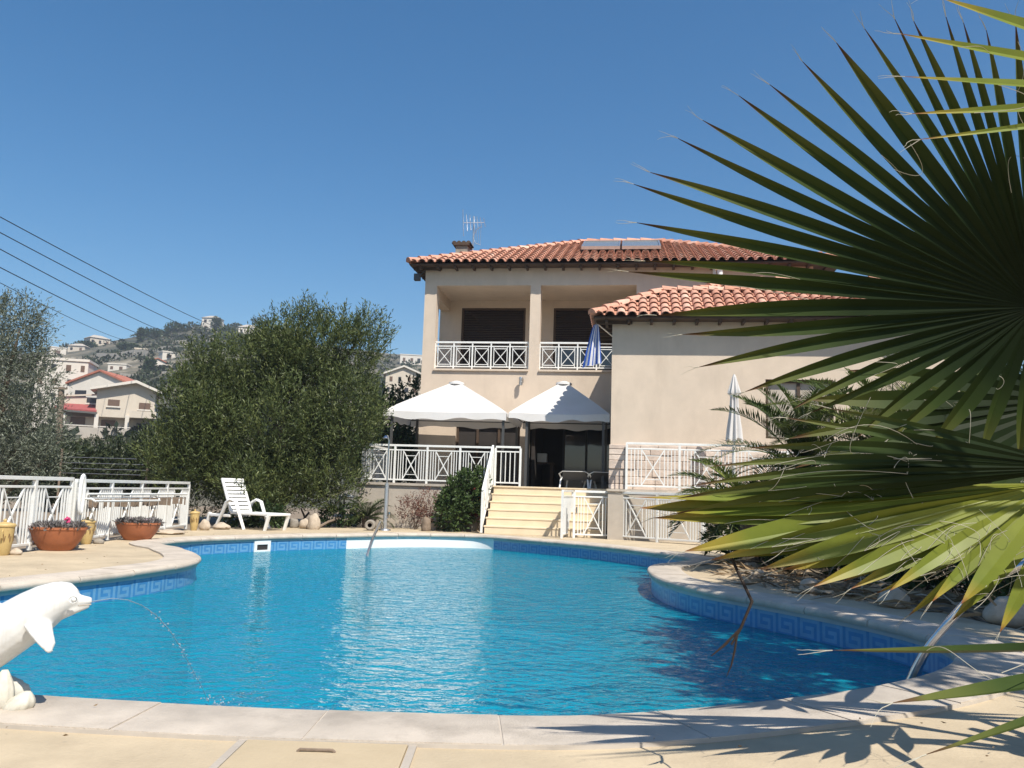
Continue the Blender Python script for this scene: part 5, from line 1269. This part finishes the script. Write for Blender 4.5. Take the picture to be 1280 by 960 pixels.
for i, (x, y, r_, lb) in enumerate([(4.1,11.6,.55,'leafy bush under the feather palms behind the peninsula litter'),(4.7,9.6,.6,'leafy bush behind the dry litter, right of the feather palm trunks'),(5.0,8.0,.6,'leafy bush at the right edge behind the pool ladder'),(3.7,13.2,.5,'leafy bush at the back of peninsula by the bending white fence')]):
    plant('low_shrub', lb, 'shrub', (x, y, 0), [((x,y,.35),(r_,r_*.8,.42)),((x+.4,y+.3,.3),(r_*.8,r_*.7,.35))], 'leaf_mid', 420, 8, .22, .12, .04, .7, 0, seed=140+i, trunk_r=.02, tpart='stem', part='foliage', rootz=.03, group='bushes on the pool peninsula')
# dry litter and stones on the peninsula bed
rg = np.random.default_rng(21); n = 900
u = rg.uniform(0, 1, n); yy = 7.0+u*7; xx = np.interp(yy, [7,8,9,10,11.5,13,14],[4.0,3.5,2.9,2.5,2.55,3.2,3.9])+.35+np.abs(rg.normal(size=n))*.8
P = np.stack([xx, yy, rg.uniform(.01, .10, n)], 1); dd = norm(np.stack([rg.normal(size=n), rg.normal(size=n), rg.normal(size=n)*.18], 1)); V, F = leaves(P, dd, .45, .035, rng=rg)
tag(quick('dry_palm_litter', V, F, M['dry'], None, 'rnd', np.repeat(rg.uniform(0, 1, n), 4)), kind='stuff')
for i, (x, y, r, lb) in enumerate([(3.3,9.3,.10,'pale stone at the pool peninsula edge among dry fronds'),(3.05,10.4,.09,'small pale stone near the peninsula tip'),(3.75,8.3,.13,'pale stone behind the yellow tipped fan leaf'),(4.3,7.4,.16,'large stone by the pool ladder under palm leaves'),(3.4,11.8,.1,'stone under the lowest feather palm')]):
    mb = MB(); mb.blob((x, y, r*.55), (r*1.2, r, r*.8), 3, .22, seed=90+i); tag(mb.build('rock', M['rock'], world=True, smooth=True, ang=60), lb, 'stone', 'stones on the pool peninsula')

rg = np.random.default_rng(77); n = 45
P = np.stack([rg.uniform(-4.5, 3.6, n), rg.uniform(2.6, 4.3, n), np.full(n, .028)], 1)
P2 = np.stack([rg.uniform(-6.3, -4.6, 60), rg.uniform(8, 17.5, 60), np.full(60, .006)], 1); P3 = np.stack([rg.uniform(-3, 2, 60), rg.uniform(18.75, 19.0, 60), np.full(60, .006)], 1)
P = np.concatenate([P, P2, P3]); keep = np.array([min((Vector((p[0], p[1], 0))-q).length for q in PL[::8]) > .12 for p in P]); P = P[keep]; n = len(P)
inside = lambda x, y: sum(((PL[i].y > y) != (PL[i-8].y > y)) and (x < (PL[i-8].x-PL[i].x)*(y-PL[i].y)/(PL[i-8].y-PL[i].y)+PL[i].x) for i in range(8, NP_, 8)) % 2
keep = np.array([not inside(p[0], p[1]) for p in P]); P = P[keep]; n = len(P)
dd = norm(np.stack([rg.normal(size=n), rg.normal(size=n), np.abs(rg.normal(size=n))*.15], 1)); V, F = leaves(P, dd, .026, .009, rng=rg)
tag(quick('fallen_leaf_litter', V, F, M['dry'], None, 'rnd', np.repeat(rg.uniform(0, .7, n), 4)), kind='stuff')

# closed parasol in front of the wing
p = D(918, 560, 18.25); zt_ = D(917, 468, 18.25).z
t = thing('closed_parasol', 'closed white parasol standing in front of the villa wing wall', 'parasol', (p.x, 18.25, Z0))
h = zt_-Z0
mb = MB(); mb.tube([(0,0,0),(0,0,h)], .022, 10); mb.build('pole', M['white'], t, smooth=True)
n = 64; vs = []; prof = [(.015,h),(.045,h-.06),(.10,h-.32),(.125,h-.42),(.07,h-.48),(.085,h-.8),(.13,h-1.2),(.15,h-1.45)]
for i_, (r, z) in enumerate(prof):
    for j in range(n):
        an = 2*math.pi*j/n; f_ = 1+(.0 if i_ < 2 else .28)*math.sin(an*8+i_*.35); vs.append((r*f_*math.cos(an), r*f_*math.sin(an), z+(.05*math.sin(an*4) if i_ == len(prof)-1 else 0)))
mb = MB(); mb.add(vs, [(i*n+j, i*n+(j+1)%n, (i+1)*n+(j+1)%n, (i+1)*n+j) for i in range(len(prof)-1) for j in range(n)]); mb.build('canopy', M['canvas'], t, smooth=True)
mb = MB(); mb.lathe([(.26,0),(.26,.06),(.06,.1),(.04,.3)], n=20); mb.build('base', M['greywall'], t, smooth=True)
mb = MB(); mb.lathe([(.095,h-.50),(.097,h-.46)], n=20); mb.build('strap', M['white'], t, smooth=True)

# ------------------------------------------------------------------ foreground fan palm
palm = thing('fan_palm', 'large fan palm in the right foreground with spread pleated leaves', 'palm', (2.75, 2.95, 0))
PC = Vector((2.75, 2.95, 1.0))
mb = MB(); pr = [(.26,-.02),(.22,.1)]
for q in range(8): pr += [(.19, .12+q*.1), (.225, .17+q*.1)]
pr += [(.15, 1.0), (0, 1.05)]; mb.lathe(pr, n=18)
rr = random.Random(40)
for q in range(70):          # cut leaf bases all round the trunk
    a_ = q*2.39996; z_ = .06+q*.0135; c_, s_ = math.cos(a_), math.sin(a_); l_ = rr.uniform(.10, .22)
    mb.tube([(c_*.17, s_*.17, z_), (c_*(.2+l_*.35), s_*(.2+l_*.35), z_+l_*.5), (c_*(.2+l_*.5), s_*(.2+l_*.5), z_+l_)], [.065, .045, .028], 7, flat=(.45, 1))
mb.build('trunk', M['bark'], palm, smooth=True, ang=40)
def fan_leaf(hub, tips, seed, mtl='fan', fuse=.46, fold=.42, droop=.06, fil=40, order_close=False, wmul=1.0, petiole=True, hair=True, hmin=.0, ov=.0):
    rr = random.Random(seed); hub = Vector(hub); n = len(tips); mb = MB(); fb = MB(); edges = []
    for i in range(n):
        tip = Vector(tips[i]); d = tip-hub; l = d.length; d /= l
        da = (Vector(tips[i-1])-hub).normalized() if i > 0 else None
        db = (Vector(tips[i+1])-hub).normalized() if i < n-1 else None
        if da is None: da = 2*d-db
        if db is None: db = 2*d-da
        sdv = (db-da); sdv = (sdv-d*sdv.dot(d)).normalized(); nn = d.cross(sdv).normalized()
        ha = .25*math.acos(max(-1, min(1, da.normalized().dot(db.normalized()))))
        ha = max(min(ha, .11), hmin)
        K = 18; rows = []; al = []; bend = rr.uniform(-.03, .03)*l; twist = rr.uniform(-.25, .25); ff = fuse+rr.uniform(-.05, .05); w0 = ff*l*math.tan(ha)*wmul
        for k in range(K+1):
            t_ = k/K
            if t_ < ff: wv = t_*l*math.tan(ha)*(1.03*wmul+ov*min(1, (ff-t_)/ff*3))
            else:
                s_ = (t_-ff)/(1-ff); wv = w0*(1+.22*math.sin(s_*math.pi*.6))*(1-s_**1.8)*.96+.0009
            s2 = max(0, t_-ff)/(1-ff)
            c = hub+d*(l*t_)+nn*bend*s2*s2+sdv*bend*.8*s2**2
            c.z -= droop*l*s2**2*rr.uniform(.98, 1.02)*.6
            tw = twist*s2; sv = sdv*math.cos(tw)+nn*math.sin(tw); nv = nn*math.cos(tw)-sdv*math.sin(tw)
            fo = fold*(1 if t_ < ff else 1+s2*.6)
            rows.append((c-sv*wv+nv*fo*wv*.5, c-nv*fo*wv*.5, c+sv*wv+nv*fo*wv*.5)); al.append(min(1, t_*.985+rr.uniform(-.01, .01)))
        vs = [v for r_ in rows for v in r_]; fs = []
        for k in range(K): fs += [(k*3, k*3+1, k*3+4, k*3+3), (k*3+1, k*3+2, k*3+5, k*3+4)]
        mb.add(vs, fs, 0, [al[k//3] for k in range(len(vs))]); edges.append((rows, d, sdv, nn, l))
        if hair:
            for q in range(2):
                p = rows[-1][1]; a = p; pts = [a]; v = d.copy()
                for s_ in range(6): v = (v+Vector((rr.gauss(0,.12), rr.gauss(0,.12), rr.gauss(-.02,.12)))).normalized(); a = a+v*.013; pts.append(a)
                fb.tube(pts, [.0012,.0011,.0009,.0008,.0006,.0005,.0004], 4)
    lf = mb.build('leaf', M[mtl], palm, world=True, smooth=True, attr='rnd', ang=25)
    for q in range(fil):
        i = rr.randrange(0, n-1); rows = edges[i][0]; k = rr.randrange(8, 16); p = rows[k][2]; q2 = Vector(edges[i+1][0][rr.randrange(7, 15)][0]); pts = []
        m1 = p.lerp(q2, .5)+Vector((rr.gauss(0,.03), rr.gauss(0,.03), rr.gauss(.02,.03))); loose = rr.random() < .55
        e_ = q2 if not loose else p+Vector((rr.gauss(0,.06), rr.gauss(0,.06), rr.gauss(0,.07))); m2 = m1.lerp(e_, .5)+Vector((rr.gauss(0,.02), rr.gauss(0,.02), rr.gauss(0,.02)))
        c4 = [p, m1, m2, e_]
        for j in range(13):
            u = j/12; pts.append(c4[0]*(1-u)**3+c4[1]*3*u*(1-u)**2+c4[2]*3*u*u*(1-u)+c4[3]*u**3)
        fb.tube(pts, .0009, 4)
    if fb.v:
        o = fb.build('fibre', M['fibre'], lf, world=True); o['kind'] = 'stuff'
    if petiole:
        mb = MB(); mid = hub.lerp(PC, .5)+Vector((0, 0, .10)); mb.tube([hub, mid, PC+Vector((0,0,-.05))], [.012,.018,.03], 8, a=.3, flat=(.6, 1.2)); mb.build('petiole', M[mtl], palm, world=True, smooth=True, attr='rnd')
    return lf, edges
def bigdepth(x, y): return 3.10-.42*min(1, max(-1.2, (378-y)/350))
big = [(1560,640),(1640,540),(1680,420),(1670,300),(1620,190),(1540,100),(1470,60),(1410,35),(1355,22),(1305,18),(1268,26),(1233,33),(1206,22),(1179,20),(1145,17),(1116,24),(1083,26),(1043,53),(1000,79),(962,100),(920,125),(876,154),(845,180),(813,207),(791,237),(796,272),(806,312),(786,338),(820,383),(856,424),(873,451),(930,482),(986,498),(1018,518),(1066,536),(1115,550),(1168,560),(1220,568),(1272,572),(1326,572),(1390,566)]
fan_leaf(D(1296,384,3.16), [D(x, y, bigdepth(x, y)) for (x, y) in big], 1, 'fanshade', fuse=.47, fold=.5, droop=.02, fil=14, wmul=.98, ov=.22)
low = [(793,634,3.10),(802,643,3.06),(821,660,3.05),(852,689,3.02),(886,697,3.02),(916,704,3.06),(947,712,3.0),(985,724,3.05),(1014,734,3.0),(1062,738,3.04),(1105,737,2.98),(1160,752,3.02),(1205,758,2.95),(1310,775,2.9)]
fan_leaf(D(1335,622,3.3), [D(*q) for q in [(870,650,3.35),(905,672,3.3),(940,690,3.3),(1000,708,3.3),(1050,722,3.28),(1100,745,3.28),(1130,765,3.25),(1190,775,3.25),(1250,790,3.2)]], 9, 'fan', fuse=.45, fold=.3, droop=.0, fil=30, hmin=.05)
lfan, led = fan_leaf(D(1318,604,3.08), [D(*q) for q in low], 2, 'fan', fuse=.5, fold=.26, droop=-.02, fil=60, wmul=1.0, hmin=.070)
dark = [(1040,505,2.98),(985,520,2.98),(935,540,3.0),(890,562,3.0),(862,583,3.0),(848,604,3.0),(835,622,3.04),(905,640,3.1)]
fan_leaf(D(1345,500,3.9), [D(*q) for q in [(1120,420,3.9),(1060,455,3.9),(1010,500,3.9),(985,540,3.9),(990,575,3.9),(1010,610,3.85),(1060,640,3.8),(1120,660,3.75),(1190,680,3.7)]], 8, 'fanshade', fuse=.5, fold=.3, droop=.03, fil=10, hmin=.05)
fan_leaf(D(1350,585,3.0), [D(*q) for q in dark], 3, 'fanshade', fuse=.4, fold=.3, droop=.05, fil=26, wmul=1.0, hmin=.044)
top = [(1240,-150,2.35),(1190,-90,2.3),(1168,-3,2.25),(1120,44,2.2),(1122,98,2.15),(1142,142,2.1),(1156,176,2.1),(1230,250,2.0)]
fan_leaf(D(1560,120,2.3), [D(*q) for q in top[:-1]], 4, 'fan', fuse=.3, fold=.3, droop=.0, fil=6, wmul=.9)
bot = [(1040,822,1.95),(1110,894,1.62),(1148,958,1.48),(1200,1030,1.36)]
fan_leaf(D(1560,800,1.9), [D(*q) for q in bot], 5, 'fanshade', fuse=.34, fold=.35, droop=-.02, fil=4, wmul=.8, hmin=.036)
# further leaves of the same crown outside the picture: they shade the near deck
rr = random.Random(12)
for q, (a0, el, ln) in enumerate([(.3,.5,.9),(-.9,.7,.95)]):
    dv = Vector((math.cos(a0)*math.cos(el), math.sin(a0)*math.cos(el), math.sin(el))); hub = PC+dv*.9; sdv = dv.cross(Vector((0,0,1))).normalized(); tips = []
    for k in range(24):
        a_ = -2.1+4.2*k/23; tips.append(hub+(dv*math.cos(a_)+sdv*math.sin(a_))*ln*(1-.15*abs(a_)/2.1)+Vector((0,0,-.15*abs(math.sin(a_)))))
    if all(640+FPX*(t_.x/max(t_.y,.1)) > 1340 for t_ in tips if t_.y > .1): fan_leaf(hub, tips, 30+q, 'fan', fil=0, hair=False)
# broken dry tip hanging from the lit leaf
mb = MB(); a = Vector(led[5][0][-1][1]); 
mb.tube([a, D(940,752,3.0), D(926,785,3.0), D(914,806,3.0)], [.006,.006,.005,.004], 6, a=.1); mb.tube([D(926,785,3.0), D(906,806,3.0), D(889,820,3.0)], [.004,.005,.0015], 6, a=.1); mb.tube([D(922,790,3.0), D(918,815,3.0), D(914,832,3.0), D(908,846,3.0)], [.004,.004,.003,.001], 6, a=.1)
M['darktip'] = mat('dead_leaf_tip', (.022,.014,.010), .9, .2, 9)
mb.build('dry_tip', M['darktip'], palm, world=True, smooth=True)

# ------------------------------------------------------------------ air between the camera and the hill
hm = bpy.data.materials.new('haze_air'); hm.use_nodes = True; hn = hm.node_tree; hn.nodes.remove(hn.nodes['Principled BSDF'])
pv = hn.nodes.new('ShaderNodeVolumePrincipled'); pv.inputs['Color'].default_value = (.80,.86,.95,1); pv.inputs['Density'].default_value = .0006; pv.inputs['Anisotropy'].default_value = .2
hn.links.new(pv.outputs[0], hn.nodes['Material Output'].inputs['Volume'])
mb = MB(); mb.box(-720, 720, -720, 720, -20, 110); o = mb.build('haze', hm, world=True); tag(o, kind='stuff')
S.cycles.volume_bounces = 0
